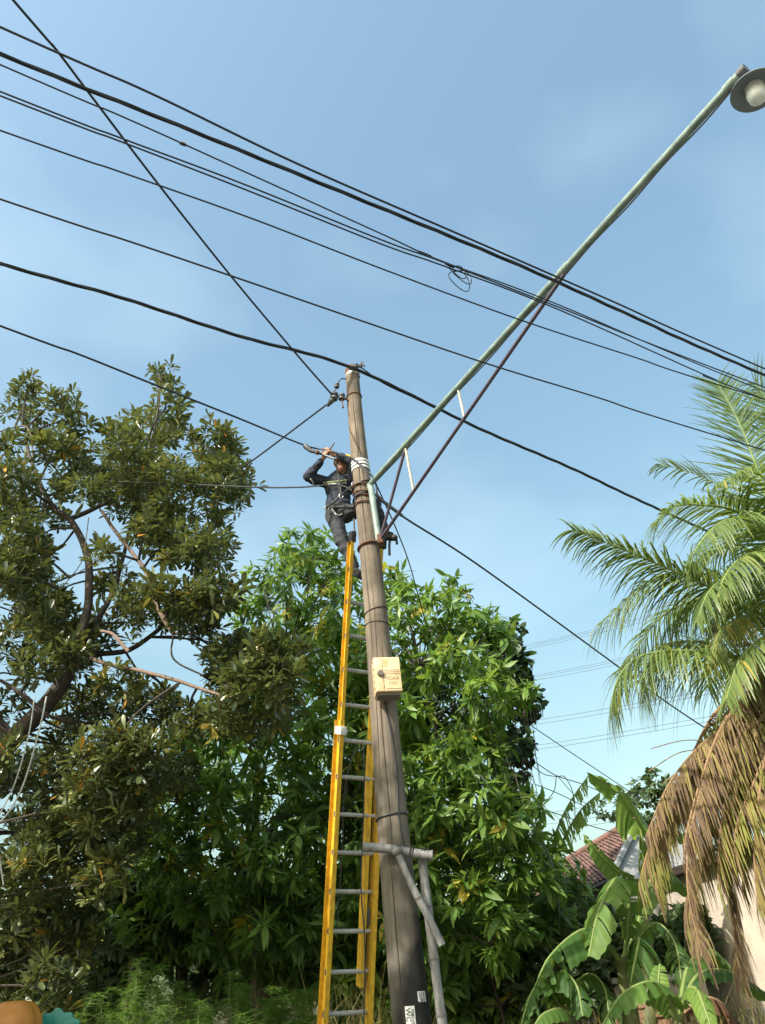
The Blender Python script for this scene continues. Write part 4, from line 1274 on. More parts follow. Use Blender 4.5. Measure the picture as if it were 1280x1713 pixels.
def frond(pts, L, dry=False, tint=(.2, .7), hang=.5, n=64, wid=.031, gaps=0.06, start=.16):
    n = int(n * 1.7)
    path = catmull(pts, 10)
    seg = [0.]
    for a, b in zip(path[:-1], path[1:]): seg.append(seg[-1] + (b - a).length)
    tot = seg[-1]
    def at(s):
        d = s * tot
        for i in range(len(seg) - 1):
            if seg[i + 1] >= d: break
        f = (d - seg[i]) / max(1e-6, seg[i + 1] - seg[i])
        return path[i].lerp(path[i + 1], f), (path[i + 1] - path[i]).normalized()
    V = []; F = []; TI = []
    t0 = rnd.uniform(*tint)
    for k in range(n):
        s = start + (1 - start) * (k + .5) / n
        p, tg = at(min(.999, s))
        sd = tg.cross(Vector((0, 0, 1)))
        sd = sd.normalized() if sd.length > .15 else Vector((0, 1, 0)).cross(tg).normalized()
        nup = sd.cross(tg).normalized()
        prof = min(1, .5 + 2.2 * (s - start)) * (1 - .5 * max(0, (s - .5) / .5) ** 1.5)
        for side in (-1, 1):
            if rnd.random() < gaps: continue
            Ls = L * prof * rnd.uniform(.68, 1.15) * (1.3 if dry else 1.5)
            fw = .35 + .75 * s + rnd.uniform(-.12, .12)
            d = (sd * side + tg * fw + nup * (.08 if not dry else -.2) + Vector((rnd.uniform(-.2, .2), rnd.uniform(-.2, .2), rnd.uniform(-.2, .2)))).normalized()
            g = hang * rnd.uniform(.6, 1.5) * (2.0 if dry else 1.45)
            q = p.copy(); m_ = 6
            tt = max(0, min(1, t0 + rnd.gauss(0, .12) + (rnd.random() < .04) * .4))
            if dry: tt = max(0, min(1, rnd.gauss(t0, .22)))
            b = len(V)
            w0 = wid * rnd.uniform(.8, 1.15)
            wd = tg.cross(d); wd = (tg - d * tg.dot(d)).normalized()
            for j in range(m_ + 1):
                f = j / m_
                w = w0 * (1 - f) ** .6 * min(1, .5 + 3 * f)
                V.append(q + wd * w * .5); V.append(q - wd * w * .5); TI += [tt + .12 * f if dry else tt, tt]
                d = (d + Vector((0, 0, -1)) * g * (.22 + .2 * f) + (Vector((rnd.uniform(-1, 1), rnd.uniform(-1, 1), 0)) * .10 if dry else Vector((0, 0, 0)))).normalized()
                q = q + d * (Ls / m_)
            for j in range(m_):
                a = b + 2 * j
                F += [(a, a + 1, a + 3), (a, a + 3, a + 2)]
    me = big_mesh('leaflets', np.array([tuple(v) for v in V]), np.array(F), np.array(TI))
    k = len(path)
    fo = MB().tube(path, [.026 * (1 - .85 * i / (k - 1)) for i in range(k)], 7).build('frond', 'midrib_dry' if dry else 'midrib', palm)
    link('leaflets', me, 'leaf_palm_dry' if dry else 'leaf_palm', fo)
    return fo
def fr(pix, **kw):
    frond([pc + Vector((rnd.uniform(-.08, .08), rnd.uniform(-.08, .08), rnd.uniform(-.05, .1)))] + [PY(x, y, Y) for x, y, Y in pix], **kw)
fr([(1302, 900, 9.1), (1272, 800, 8.9), (1238, 710, 8.8), (1200, 640, 8.8)], L=.62, hang=.12, tint=(.2, .3))
fr([(1340, 880, 9.3), (1320, 760, 9.3), (1290, 680, 9.2), (1262, 640, 9.2)], L=.7, hang=.15, tint=(.2, .4))
fr([(1300, 930, 9.0), (1240, 860, 8.8), (1170, 845, 8.6), (1120, 850, 8.5), (1094, 880, 8.5)], L=.62, hang=.35, tint=(.3, .5))
fr([(1310, 930, 9.5), (1250, 850, 9.7), (1180, 800, 9.9), (1100, 775, 10.1)], L=.5, hang=.25, tint=(.15, .3), gaps=.4)
fr([(1278, 1027, 9.0), (1219, 997, 8.9), (1095, 941, 8.8), (1010, 906, 8.7), (958, 886, 8.7)], L=.58, hang=.45, tint=(.2, .4), n=70)
fr([(1275, 1100, 8.8), (1181, 1091, 8.5), (1107, 1090, 8.35), (1058, 1106, 8.3), (1030, 1145, 8.3), (1022, 1195, 8.3)], L=.72, hang=.75, tint=(.35, .55), n=80)
fr([(1262, 1105, 9.6), (1180, 1075, 9.9), (1110, 1080, 10.0), (1080, 1120, 10.0), (1075, 1170, 10.0)], L=.75, hang=.8, tint=(.45, .7), n=70)
fr([(1320, 950, 8.6), (1270, 880, 8.2), (1215, 870, 7.9), (1170, 910, 7.7), (1150, 960, 7.7)], L=.55, hang=.7, tint=(.4, .6))
fr([(1330, 980, 8.6), (1290, 930, 8.1), (1245, 930, 7.7), (1210, 970, 7.5), (1195, 1030, 7.5)], L=.55, hang=.8, tint=(.3, .6))
fr([(1330, 960, 9.6), (1260, 920, 10.2), (1200, 920, 10.6), (1150, 950, 10.8)], L=.6, hang=.6, tint=(.1, .4))
fr([(1300, 1060, 8.8), (1260, 1030, 8.4), (1210, 1050, 8.1), (1190, 1100, 8.0)], L=.5, hang=.9, tint=(.75, .95), gaps=.3)
fr([(1330, 940, 8.9), (1310, 850, 8.7), (1280, 800, 8.4), (1240, 790, 8.2), (1200, 810, 8.1)], L=.6, hang=.5, tint=(.4, .7))
for k in range(7):         # fronds on the far side of the crown
    a = R(-60 + k * 40); d = Vector((math.cos(a), math.sin(a), 0))
    frond([pc, pc + d * .8 + Vector((0, 0, .7)), pc + d * 1.7 + Vector((0, 0, .8)), pc + d * 2.6 + Vector((0, 0, .2))], L=.7, hang=.5, tint=(.2, .6), n=44)
# the dry skirt
D_ = dict(dry=True)
fr([(1300, 1200, 9.0), (1230, 1222, 8.8), (1160, 1270, 8.6), (1115, 1340, 8.5), (1085, 1420, 8.5), (1068, 1480, 8.5)], L=.55, hang=1.0, tint=(.6, .75), n=84, gaps=.03, wid=.034, **D_)
fr([(1300, 1190, 9.2), (1220, 1225, 9.2), (1150, 1280, 9.1), (1118, 1350, 9.0), (1100, 1420, 9.0), (1096, 1490, 9.0)], L=.55, hang=1.0, tint=(.85, 1.0), n=80, gaps=.05, **D_)
fr([(1310, 1180, 8.8), (1250, 1215, 8.5), (1195, 1270, 8.3), (1160, 1370, 8.2), (1150, 1480, 8.2), (1175, 1600, 8.2)], L=.5, hang=1.1, tint=(.15, .3), n=80, wid=.03, gaps=.05, **D_)
fr([(1320, 1190, 9.0), (1280, 1230, 8.8), (1235, 1300, 8.7), (1215, 1420, 8.6), (1225, 1540, 8.6), (1240, 1640, 8.6)], L=.5, hang=1.1, tint=(.1, .3), n=80, wid=.03, gaps=.08, **D_)
fr([(1330, 1190, 8.6), (1290, 1240, 8.3), (1270, 1330, 8.2), (1262, 1430, 8.2), (1268, 1520, 8.2)], L=.55, hang=1.0, tint=(.5, .7), n=70, **D_)
fr([(1320, 1180, 9.4), (1250, 1230, 9.6), (1190, 1320, 9.6), (1160, 1450, 9.6), (1145, 1560, 9.6)], L=.6, hang=1.0, tint=(.9, 1.0), n=70, **D_)
fr([(1320, 1170, 8.8), (1250, 1200, 8.6), (1180, 1240, 8.4), (1120, 1310, 8.3), (1080, 1400, 8.3)], L=.5, hang=1.1, tint=(.35, .5), n=80, wid=.03, **D_)
fr([(1330, 1180, 9.0), (1300, 1260, 8.8), (1290, 1380, 8.7), (1280, 1490, 8.7)], L=.6, hang=1.0, tint=(.2, .5), n=60, **D_)
fr([(1310, 1110, 9.2), (1262, 1082, 9.3), (1210, 1050, 9.4), (1180, 1050, 9.4)], L=.25, hang=1.0, tint=(.0, .1), n=40, **D_)
for _ in range(16):        # the thick of the skirt
    x = rnd.uniform(1150, 1330); Y = rnd.uniform(8.3, 9.8)
    dx = rnd.uniform(-75, -10)
    x0 = max(1180, x)
    fr([(x0 + 40, 1175 + rnd.uniform(-10, 20), Y + .1), (x0, 1225 + rnd.uniform(-10, 20), Y), (x0 + dx * .6, 1310, Y - .05), (x0 + dx, 1380 + rnd.uniform(-30, 30), Y - .1), (x0 + dx * 1.1, 1440 + rnd.uniform(-30, 50), Y - .1)], L=.5, hang=1.0, tint=rnd.choice(((.1, .3), (.35, .6), (.6, .8), (.85, 1))), n=44, wid=.03, **D_)
fr([(1290, 1000, 8.4), (1240, 960, 7.9), (1190, 985, 7.6), (1165, 1040, 7.5)], L=.5, hang=.8, tint=(.3, .6))
fr([(1300, 1010, 9.8), (1230, 990, 10.2), (1160, 1010, 10.5), (1110, 1060, 10.6)], L=.6, hang=.6, tint=(.15, .4))
fr([(1310, 1060, 8.3), (1270, 1070, 7.9), (1235, 1110, 7.7), (1215, 1170, 7.6)], L=.5, hang=.8, tint=(.4, .7))
# a few stray strings arching out over the skirt
for pix in ([(1220, 1245, 8.6), (1150, 1238, 8.4), (1090, 1252, 8.3)], [(1200, 1255, 8.6), (1140, 1258, 8.4), (1085, 1290, 8.3)], [(1190, 1262, 8.6), (1150, 1280, 8.4), (1110, 1310, 8.3)]):
    MB().tube(catmull([PY(*p) for p in pix], 6), .005, 5).build('stray_leaflet', 'midrib_dry', palm)

# ------------------------------------------------------------------ banana plants
def banana_leaf(parent, pts, w, tint=.5, dry=False, sag=.35, tears=10, roll=0.0):
    path = catmull(pts, 10); k = len(path)
    V = []; F = []; TI = []
    w *= .78; tears = min(30, int(tears * 2.2)); sag *= 1.25
    n = 46; m_ = 5
    seg = [0.]
    for a, b in zip(path[:-1], path[1:]): seg.append(seg[-1] + (b - a).length)
    def at(s):
        d = s * seg[-1]
        for i in range(len(seg) - 1):
            if seg[i + 1] >= d: break
        f = (d - seg[i]) / max(1e-6, seg[i + 1] - seg[i])
        return path[i].lerp(path[i + 1], f), (path[i + 1] - path[i]).normalized()
    st = .14
    for side in (-1, 1):
        cuts = sorted(rnd.sample(range(3, n - 2), tears))
        bounds = [0] + cuts + [n]
        for ci in range(len(bounds) - 1):
            a_, b_ = bounds[ci], bounds[ci + 1]
            lean = rnd.uniform(-.2, .2); sg = sag * rnd.uniform(.4, 2.1)
            tt = max(0, min(1, tint + rnd.gauss(0, .08)))
            base = len(V)
            for i in range(a_, b_ + 1):
                f = i / n
                s = st + (1 - st) * f
                ff = f
                if i == a_ and ci > 0: ff = f + .0035
                if i == b_ and ci < len(bounds) - 2: ff = f - .0035
                p, tg = at(min(.999, st + (1 - st) * ff))
                sd = tg.cross(Vector((0, 0, 1)))
                sd = sd.normalized() if sd.length > .12 else Vector((1, 0, 0))
                sd = Matrix.Rotation(roll, 3, tg) @ sd
                nu = sd.cross(tg).normalized()
                wid = w * (math.sin(math.pi * min(1, f * .93 + .07)) ** .45) * (1 if f < .96 else .6)
                for j in range(m_ + 1):
                    q = j / m_
                    gap = (.012 + .02 * q) * (1 if (i == a_ and ci > 0) else -1 if (i == b_ and ci < len(bounds) - 2) else 0)
                    pos = p + (sd * side + tg * (.25 + lean)) .normalized() * (wid * q) + nu * (.10 * wid * q * (1 - q) * 4 * .5) \
                        + Vector((0, 0, -1)) * (sg * wid * q * q) + tg * gap * wid + nu * (.010 * math.sin(i * 1.7) * q)
                    V.append(pos); TI.append(tt + .1 * q + .06 * math.sin(i * 1.9))
            for i in range(b_ - a_):
                for j in range(m_):
                    a = base + i * (m_ + 1) + j
                    b = a + m_ + 1
                    F += [(a, b, b + 1), (a, b + 1, a + 1)]
    me = big_mesh('blade', np.array([tuple(v) for v in V]), np.array(F), np.clip(np.array(TI), 0, 1), smooth=True)
    lf = MB().tube(path, [.022 * (1 - .8 * i / (k - 1)) + .003 for i in range(k)], 8).build('leaf', 'midrib' if not dry else 'midrib_dry', parent)
    link('blade', me, 'leaf_banana_dry' if dry else 'leaf_banana', lf)
    return lf
def banana(px, Y, htop_px, label, leaves, r=.11):
    b = PY(px, 1690, Y); b.z = gh(b.x, b.y) - .05
    top = PY(px, htop_px, Y)
    t = thing('banana_plant', b, label, 'banana plant', 'banana plants by the house')
    limb([b, b.lerp(top, .5) + Vector((.03, .02, 0)), top], r, r * .55, 'stem', 'banana_stem', t, 14)
    for pix, w, kw in leaves:
        banana_leaf(t, [top - Vector((0, 0, .1))] + [PY(*p) for p in pix], w, **kw)
    return t
banana(1075, 11.2, 1490, 'tallest banana plant, its bright torn leaf arching over the tiled roof', [
    ([(1076, 1430, 11.0), (1068, 1374, 10.9), (1036, 1325, 10.7), (982, 1292, 10.6)], .25, dict(tint=.9, sag=.9, tears=4, roll=R(20))),
    ([(1058, 1470, 11.0), (1030, 1455, 10.9), (1000, 1425, 10.8), (976, 1396, 10.8)], .14, dict(tint=.7, sag=.3, tears=2, roll=R(50))),
    ([(1095, 1430, 11.3), (1120, 1390, 11.3), (1150, 1400, 11.3)], .2, dict(tint=.6, sag=.6, tears=4))])
banana(918, 12.9, 1490, 'banana plant behind the mango edge with two shredded upright leaves', [
    ([(920, 1450, 12.9), (928, 1400, 12.9), (952, 1345, 12.8), (984, 1298, 12.8)], .24, dict(tint=.9, sag=.8, tears=13)),
    ([(925, 1450, 13.0), (945, 1400, 13.0), (972, 1355, 13.0), (1006, 1324, 13.0)], .19, dict(tint=.95, sag=.9, tears=13)),
    ([(905, 1440, 12.8), (898, 1400, 12.6), (900, 1375, 12.5), (908, 1372, 12.4)], .13, dict(tint=1.0, sag=.5, tears=4)),
    ([(930, 1480, 12.7), (960, 1470, 12.5), (985, 1500, 12.4), (995, 1540, 12.3)], .2, dict(tint=.3, sag=.6, tears=5))])
banana(1040, 10.4, 1600, 'middle banana plant with wide arching leaves under the dry palm skirt', [
    ([(1052, 1500, 10.2), (1030, 1470, 10.0), (1000, 1530, 9.8), (985, 1600, 9.7)], .27, dict(tint=.65, sag=.5, tears=5, roll=R(-15))),
    ([(1000, 1560, 10.2), (965, 1560, 10.0), (920, 1600, 9.8), (895, 1650, 9.7)], .27, dict(tint=.3, sag=.6, tears=4)),
    ([(1075, 1520, 10.6), (1090, 1470, 10.8), (1120, 1460, 11), (1160, 1500, 11)], .24, dict(tint=.4, sag=.6, tears=6)),
    ([(1070, 1570, 10.3), (1100, 1545, 10.2), (1130, 1580, 10.1), (1140, 1640, 10.0)], .24, dict(tint=.25, sag=.6, tears=6)),
    ([(1060, 1600, 10.0), (1070, 1570, 9.8), (1060, 1620, 9.7), (1050, 1680, 9.7)], .22, dict(tint=.15, sag=.6, tears=8))], .12)
banana(1130, 9.6, 1690, 'young banana plant with one fresh upright leaf before the low wall', [
    ([(1110, 1680, 9.5), (1102, 1650, 9.5), (1104, 1612, 9.5)], .14, dict(tint=.75, sag=.15, tears=2, roll=R(70))),
    ([(1115, 1660, 9.3), (1085, 1643, 9.1), (1040, 1665, 9.0), (1005, 1720, 8.9)], .2, dict(tint=.4, sag=.5, tears=3)),
    ([(1150, 1660, 9.4), (1165, 1655, 9.2), (1180, 1690, 9.0), (1195, 1735, 8.9)], .13, dict(tint=.85, sag=.5, tears=2)),
    ([(1160, 1640, 9.8), (1195, 1622, 10), (1240, 1635, 10.1), (1295, 1672, 10.2)], .16, dict(tint=.15, sag=.6, tears=2)),
    ([(1150, 1620, 10), (1180, 1590, 10.2), (1205, 1600, 10.3), (1225, 1640, 10.3)], .16, dict(tint=.55, sag=.6, tears=4)),
    ([(1160, 1680, 9.6), (1190, 1670, 9.6), (1215, 1690, 9.6), (1225, 1740, 9.6)], .16, dict(tint=.2, sag=.8, tears=4, dry=True))], .09)
banana(945, 10.2, 1680, 'low banana plant of dark leaves below the mango edge', [
    ([(935, 1660, 10), (940, 1625, 9.8), (965, 1650, 9.7), (975, 1700, 9.6)], .2, dict(tint=.2, sag=.6, tears=4)),
    ([(930, 1670, 10), (915, 1640, 9.8), (890, 1660, 9.7), (870, 1720, 9.6)], .16, dict(tint=.2, sag=.6, tears=5)),
    ([(950, 1660, 10.2), (985, 1630, 10.2), (1010, 1650, 10.1), (1020, 1700, 10)], .2, dict(tint=.1, sag=.7, tears=6)),
    ([(940, 1690, 9.8), (925, 1690, 9.6), (905, 1700, 9.5), (890, 1725, 9.4)], .12, dict(tint=.5, sag=.5, tears=2))], .09)

# ------------------------------------------------------------------ tiled house
def tiled_roof(name, A, B, C_, D2, parent, nrow, ncol):
    """A-B ridge, D2-C_ eave; rows of pan tiles with a rolled profile, every course overlapping the next"""
    A, B, C_, D2 = map(Vector, (A, B, C_, D2))
    nrm = (B - A).cross(D2 - A).normalized()
    if nrm.z < 0: nrm = -nrm
    V = []; F = []
    per = 6
    for i in range(nrow):
        f0, f1 = i / nrow, (i + 1.12) / nrow
        b = len(V)
        wv = rnd.uniform(-.004, .004)
        for r_, f in enumerate((f0, f1)):
            a, c = A.lerp(D2, f), B.lerp(C_, f)
            for j in range(ncol * per + 1):
                u = j / (ncol * per)
                h = .022 * math.sin(2 * math.pi * (j % per) / per) + (.026 if r_ else .0) + wv + .01 * noise.noise(Vector((int(j / per) * 1.7, i * 2.3, 0)))
                V.append(a.lerp(c, u) + nrm * h)
        w = ncol * per + 1
        for j in range(ncol * per): F.append((b + j, b + j + 1, b + w + j + 1, b + w + j))
    return MB().add(V, F).build(name, 'clay_tile', parent, kind='stuff')
Yh = 17.5
r0 = PY(935, 1405, Yh + 4.5); r1 = PY(1064, 1374, Yh)
r0.z = r1.z + .05
e1 = PY(1016, 1468, Yh - 2.4)
e0 = e1 + (r0 - r1)
hb = Vector((e1.x + 2, e1.y + 2, gh(e1.x + 2, e1.y + 2)))
house = thing('tiled_house', hb, 'old house with a red clay tile roof and grey gable behind the banana', 'house')
tiled_roof('roof_tiles', r0 + (r0 - r1) * .4, r1, e1, e0 + (r0 - r1) * .4, house, 18, 34)
rf = r1 - e1
e2 = r1 + Vector((-rf.x + 2 * (rf.x), 0, 0)); 
gd = Vector((1, -.35, 0)).normalized()
half = 2.6
g_r = r1 + gd * half; g_r.z = e1.z + .1
tiled_roof('roof_tiles', r0 + (r0 - r1) * .4, r1, g_r, g_r + (r0 - r1) * 1.4, house, 18, 34)
# gable and walls
rd = (r0 - r1).normalized()
ins = rd * .12
mb = MB()
ga, gb_, gc = r1 + ins - Vector((0, 0, .06)), e1 + ins + Vector((.08, 0, -.02)), g_r + ins + Vector((-.05, 0, -.05))
mb.add([ga, gb_, gc, ga + rd * .15, gb_ + rd * .15, gc + rd * .15], [(0, 1, 2), (3, 5, 4), (0, 3, 4, 1), (1, 4, 5, 2), (2, 5, 3, 0)])
mb.build('gable', 'grey_wall', house, smooth=False)
MB().tube([r0 + (r0 - r1) * .4 + Vector((0, 0, .03)), r1 + Vector((0, 0, .03))], .09, 10).build('ridge_tiles', 'clay_tile', house)
MB().tube([r1 + Vector((0, 0, -.04)) - rd * .04, e1 + Vector((0, 0, -.06)) - rd * .04], .06, 6).build('barge_board', 'grey_wall', house)
MB().tube([e1 + Vector((0, 0, -.08)), e0 + (r0 - r1) * .4 + Vector((0, 0, -.08))], .075, 4).build('fascia', 'timber_dark', house)
wl = e1 + Vector((.25, .3, -.1)); wr = g_r + Vector((-.2, .1, -.1)); wl2 = wl + rd * 7
for a, b in ((wl, wr), (wl, wl2)):
    zg = gh(a.x, a.y) - .1
    d = (b - a); d.z = 0; nn = Vector((-d.y, d.x, 0)).normalized() * .12
    zt_ = min(a.z, b.z)
    V = [Vector((a.x, a.y, zg)), Vector((b.x, b.y, zg)), Vector((b.x, b.y, zt_)), Vector((a.x, a.y, zt_))]
    MB().add(V + [v + nn for v in V], [(0, 1, 2, 3), (7, 6, 5, 4), (0, 4, 5, 1), (1, 5, 6, 2), (2, 6, 7, 3), (3, 7, 4, 0)]).build('wall', 'cream_wall', house, smooth=False)

# cream rendered house at the right
wa = PY(1150, 1660, 13.2); wb = PY(1420, 1640, 10.6)
za = gh(wa.x, wa.y) - .1
topz = PY(1240, 1440, 12.0).z
ch = thing('cream_house', Vector(((wa.x + wb.x) / 2, (wa.y + wb.y) / 2, za)), 'cream rendered house wall behind the dry palm skirt', 'house')
d = Vector((wb.x - wa.x, wb.y - wa.y, 0)); nn = Vector((-d.y, d.x, 0)).normalized()
if nn.y < 0: nn = -nn
def slab(a, b, z0, z1, off0, off1, name, mt, parent):
    V = []
    for o_ in (off0, off1):
        for q, z in ((a, z0), (b, z0), (b, z1), (a, z1)): V.append(Vector((q.x, q.y, z)) + nn * o_)
    return MB().add(V, [(0, 1, 2, 3), (7, 6, 5, 4), (0, 4, 5, 1), (1, 5, 6, 2), (2, 6, 7, 3), (3, 7, 4, 0)]).build(name, mt, parent, smooth=False)
slab(wa, wb, za, topz, 0, .2, 'wall', 'cream_wall', ch)
slab(wa - d.normalized() * .1, wb, topz - .02, topz + .08, -.18, 3.5, 'eave', 'timber_dark', ch)
slab(wa, wa + d * .02, za, topz, .2, 3.2, 'return_wall', 'cream_wall', ch)
slab(wa, wb, za + .0, za + .35, -.03, -.002, 'plinth', 'grey_wall', ch)
# low garden wall with a pale coping, and a stack of old bricks before it
ga_ = PY(1030, 1665, 11.6); gb2 = PY(1185, 1662, 11.9)
zt2 = PY(1100, 1640, 11.7).z
gw = thing('garden_wall', Vector(((ga_.x + gb2.x) / 2, ga_.y, gh(ga_.x, ga_.y))), 'low cream garden wall behind the young banana leaf', 'wall')
d = Vector((gb2.x - ga_.x, gb2.y - ga_.y, 0)); nn = Vector((-d.y, d.x, 0)).normalized()
slab(ga_, gb2, gh(ga_.x, ga_.y) - .1, zt2, 0, .15, 'wall', 'cream_wall', gw)
slab(ga_ - d.normalized() * .03, gb2 + d.normalized() * .03, zt2 - .002, zt2 + .06, -.04, .19, 'coping', 'white_pot', gw)
st0 = PY(1078, 1713, 11.2)
bs = thing('brick_stack', Vector((st0.x, st0.y, gh(st0.x, st0.y))), 'stack of old bricks in front of the low cream wall', 'brick stack')
bme = None
for row in range(7):
    for c_ in range(3):
        o = MB().box(Vector((0, 0, 0)), Vector((1, 0, 0)), Vector((0, 1, 0)), Vector((0, 0, 1)), .1, .05, .0245) if bme is None else None
        if bme is None: bme = o.mesh('brick', False, .004); bme.materials.append(MATS['brick'])
        ob = bpy.data.objects.new('brick', bme); COL.objects.link(ob); ob.parent = bs
        ob.location = (-.22 + c_ * .215 + rnd.uniform(-.01, .01), rnd.uniform(-.015, .015), .026 + row * .0505)
        ob.rotation_euler = (0, 0, rnd.uniform(-.06, .06))

# ------------------------------------------------------------------ far trees
def far_tree(px, py, rpx, Y, label, n=26, squash=.9):
    c = PY(px, py, Y); r = rpx * depth_of(c) / FPX
    b = Vector((c.x, c.y, gh(c.x, c.y) - .1))
    t = thing('far_tree', b, label, 'tree', 'trees beyond the yard')
    limb([b, b.lerp(c, .5) + Vector((.1, 0, 0)), c], .16, .06, 'trunk', 'bark', t, 8)
    cl = [(c + Vector((rnd.gauss(0, .5) * r, rnd.gauss(0, .5) * r, rnd.gauss(0, .45) * r * squash)), r * .34, 1) for _ in range(n)]
    T, A = clump_tips(cl, 10, .4, .7, .3, .9)
    foliage(t, 'crown', ROUND, 'leaf_far', T, A, 8, (30, 110), .2, .3, .1, (0, .2), .15, lambda n, per: rng.random(n), singles=0)
far_tree(1100, 1345, 60, 24, 'pale grey-green tree rising over the tiled house roof', 20)
far_tree(1070, 1385, 40, 23, 'small sparse tree right at the tiled roof ridge', 12)
far_tree(330, 1640, 70, 21, 'low tree beyond the dry grass, under the first mango crown', 22)
far_tree(480, 1600, 60, 24, 'low tree seen between ladder rail and the mango trunk', 20)
far_tree(150, 1600, 110, 18, 'dense tree filling the gap under the broad-leaved crown', 46)
far_tree(-60, 1560, 150, 19, 'dense tree behind the broad-leaved trunk', 40)
far_tree(620, 1640, 80, 19, 'low tree behind the foot of the utility pole', 26)
far_tree(830, 1650, 80, 18, 'low tree behind the second mango trunk', 26)

for k in range(16):
    X_ = -17 + k * 2.3 + rnd.uniform(-.8, .8); Y_ = rnd.uniform(26, 34)
    q = Vector((X_, Y_, rnd.uniform(3.0, 4.4)))
    px_, py_ = PX(q)
    far_tree(px_, py_, 95, Y_, 'distant tree in the row along the far edge of the yard', 26)
for px_, py_, r_, Y_, lb in ((405, 1560, 95, 14.6, 'dark bush under the first mango crown beside its trunk'), (300, 1540, 80, 14.2, 'dark bush between the feathery shrubs and the mango trunk'),
                             (500, 1540, 75, 15.0, 'dark bush seen past the ladder rail'), (130, 1640, 90, 13.5, 'dark bush behind the two plastic ornaments'), (225, 1530, 70, 13.0, 'dark bush in the shade below the broad-leaved crown'), (640, 1560, 90, 15.2, 'dark bush between ladder and pole foot'), (985, 1600, 60, 12.2, 'dark bush behind the wide arching banana leaves'), (1070, 1590, 45, 12.0, 'dark bush between the banana stems and the cream wall'), (930, 1640, 60, 11.6, 'dark bush at the foot of the second mango'), (1135, 1570, 42, 12.3, 'dark bush against the corner of the cream wall')):
    far_tree(px_, py_, r_, Y_, lb, 44)
# unseen tree added left of the frame to shade the lower left and pole foot
stb = Vector((-6.2, 1.2, 0))
shade = thing('shade_tree', stb, 'tall unseen tree added left of the road for its shade', 'tree')
limb([stb, Vector((-6.0, 1.4, 2.5)), Vector((-5.6, 1.6, 5.5)), Vector((-5.2, 1.8, 8))], .26, .08, 'trunk', 'bark', shade, 12)
cl = []
while len(cl) < 135:
    v = Vector((rnd.uniform(-1, 1), rnd.uniform(-1, 1), rnd.uniform(-1, 1)))
    if v.length > 1: continue
    q = Vector((-5.3 + v.x * 2.0, 2.1 + v.y * 2.5, 6.4 + v.z * 2.9))
    if depth_of(q) > .3 and PX(q)[0] > -110: continue
    cl.append((q, .42, 1))
T, A = clump_tips(cl, 11, .5, .7, .3, .9)
foliage(shade, 'crown', ROUND, 'leaf_far', T, A, 8, (30, 110), .17, .3, .1, (0, .2), .15, lambda n, per: rng.random(n), singles=0)

# ------------------------------------------------------------------ grass bank and feathery plants
def strands(name, pts, mt, parent=None, kind='stuff'):
    """pts: list of (base, tip direction, length, bend, width, tint)"""
    V = []; F = []; TI = []
    for b, d, L, bend, w, tt in pts:
        s = d.cross(Vector((rnd.uniform(-1, 1), rnd.uniform(-1, 1), .2))).normalized() * w
        q = b.copy(); k = len(V); m_ = 4
        for j in range(m_ + 1):
            f = 1 - j / m_ * .9
            V += [q + s * f, q - s * f]; TI += [tt, tt]
            d = (d + bend / m_).normalized(); q = q + d * (L / m_)
        for j in range(m_):
            a = k + 2 * j; F += [(a, a + 1, a + 3), (a, a + 3, a + 2)]
    me = big_mesh(name, np.array([tuple(v) for v in V]), np.array(F), np.array(TI))
    return link(name, me, mt, parent, kind)
gr = []
for _ in range(9000):
    x = rnd.uniform(-4.5, 6.5); y = rnd.uniform(9.2, 15)
    z = gh(x, y) - .03
    tall = .5 + .7 * max(0, noise.noise(Vector((x * .8, y * .8, 3))) + .35)
    if PX(Vector((x, y, z + 1.0)))[0] > 700: tall *= .55
    gr.append((Vector((x, y, z)), Vector((rnd.uniform(-.25, .25), rnd.uniform(-.25, .25), 1)).normalized(), tall * rnd.uniform(.7, 1.3), Vector((rnd.uniform(-.8, .8), rnd.uniform(-.8, .8), -.6)), .006, rnd.random()))
tag(strands('tall_grass', gr, 'grass_dry'), 'tall dry yellow-green grass on the bank', 'grass')
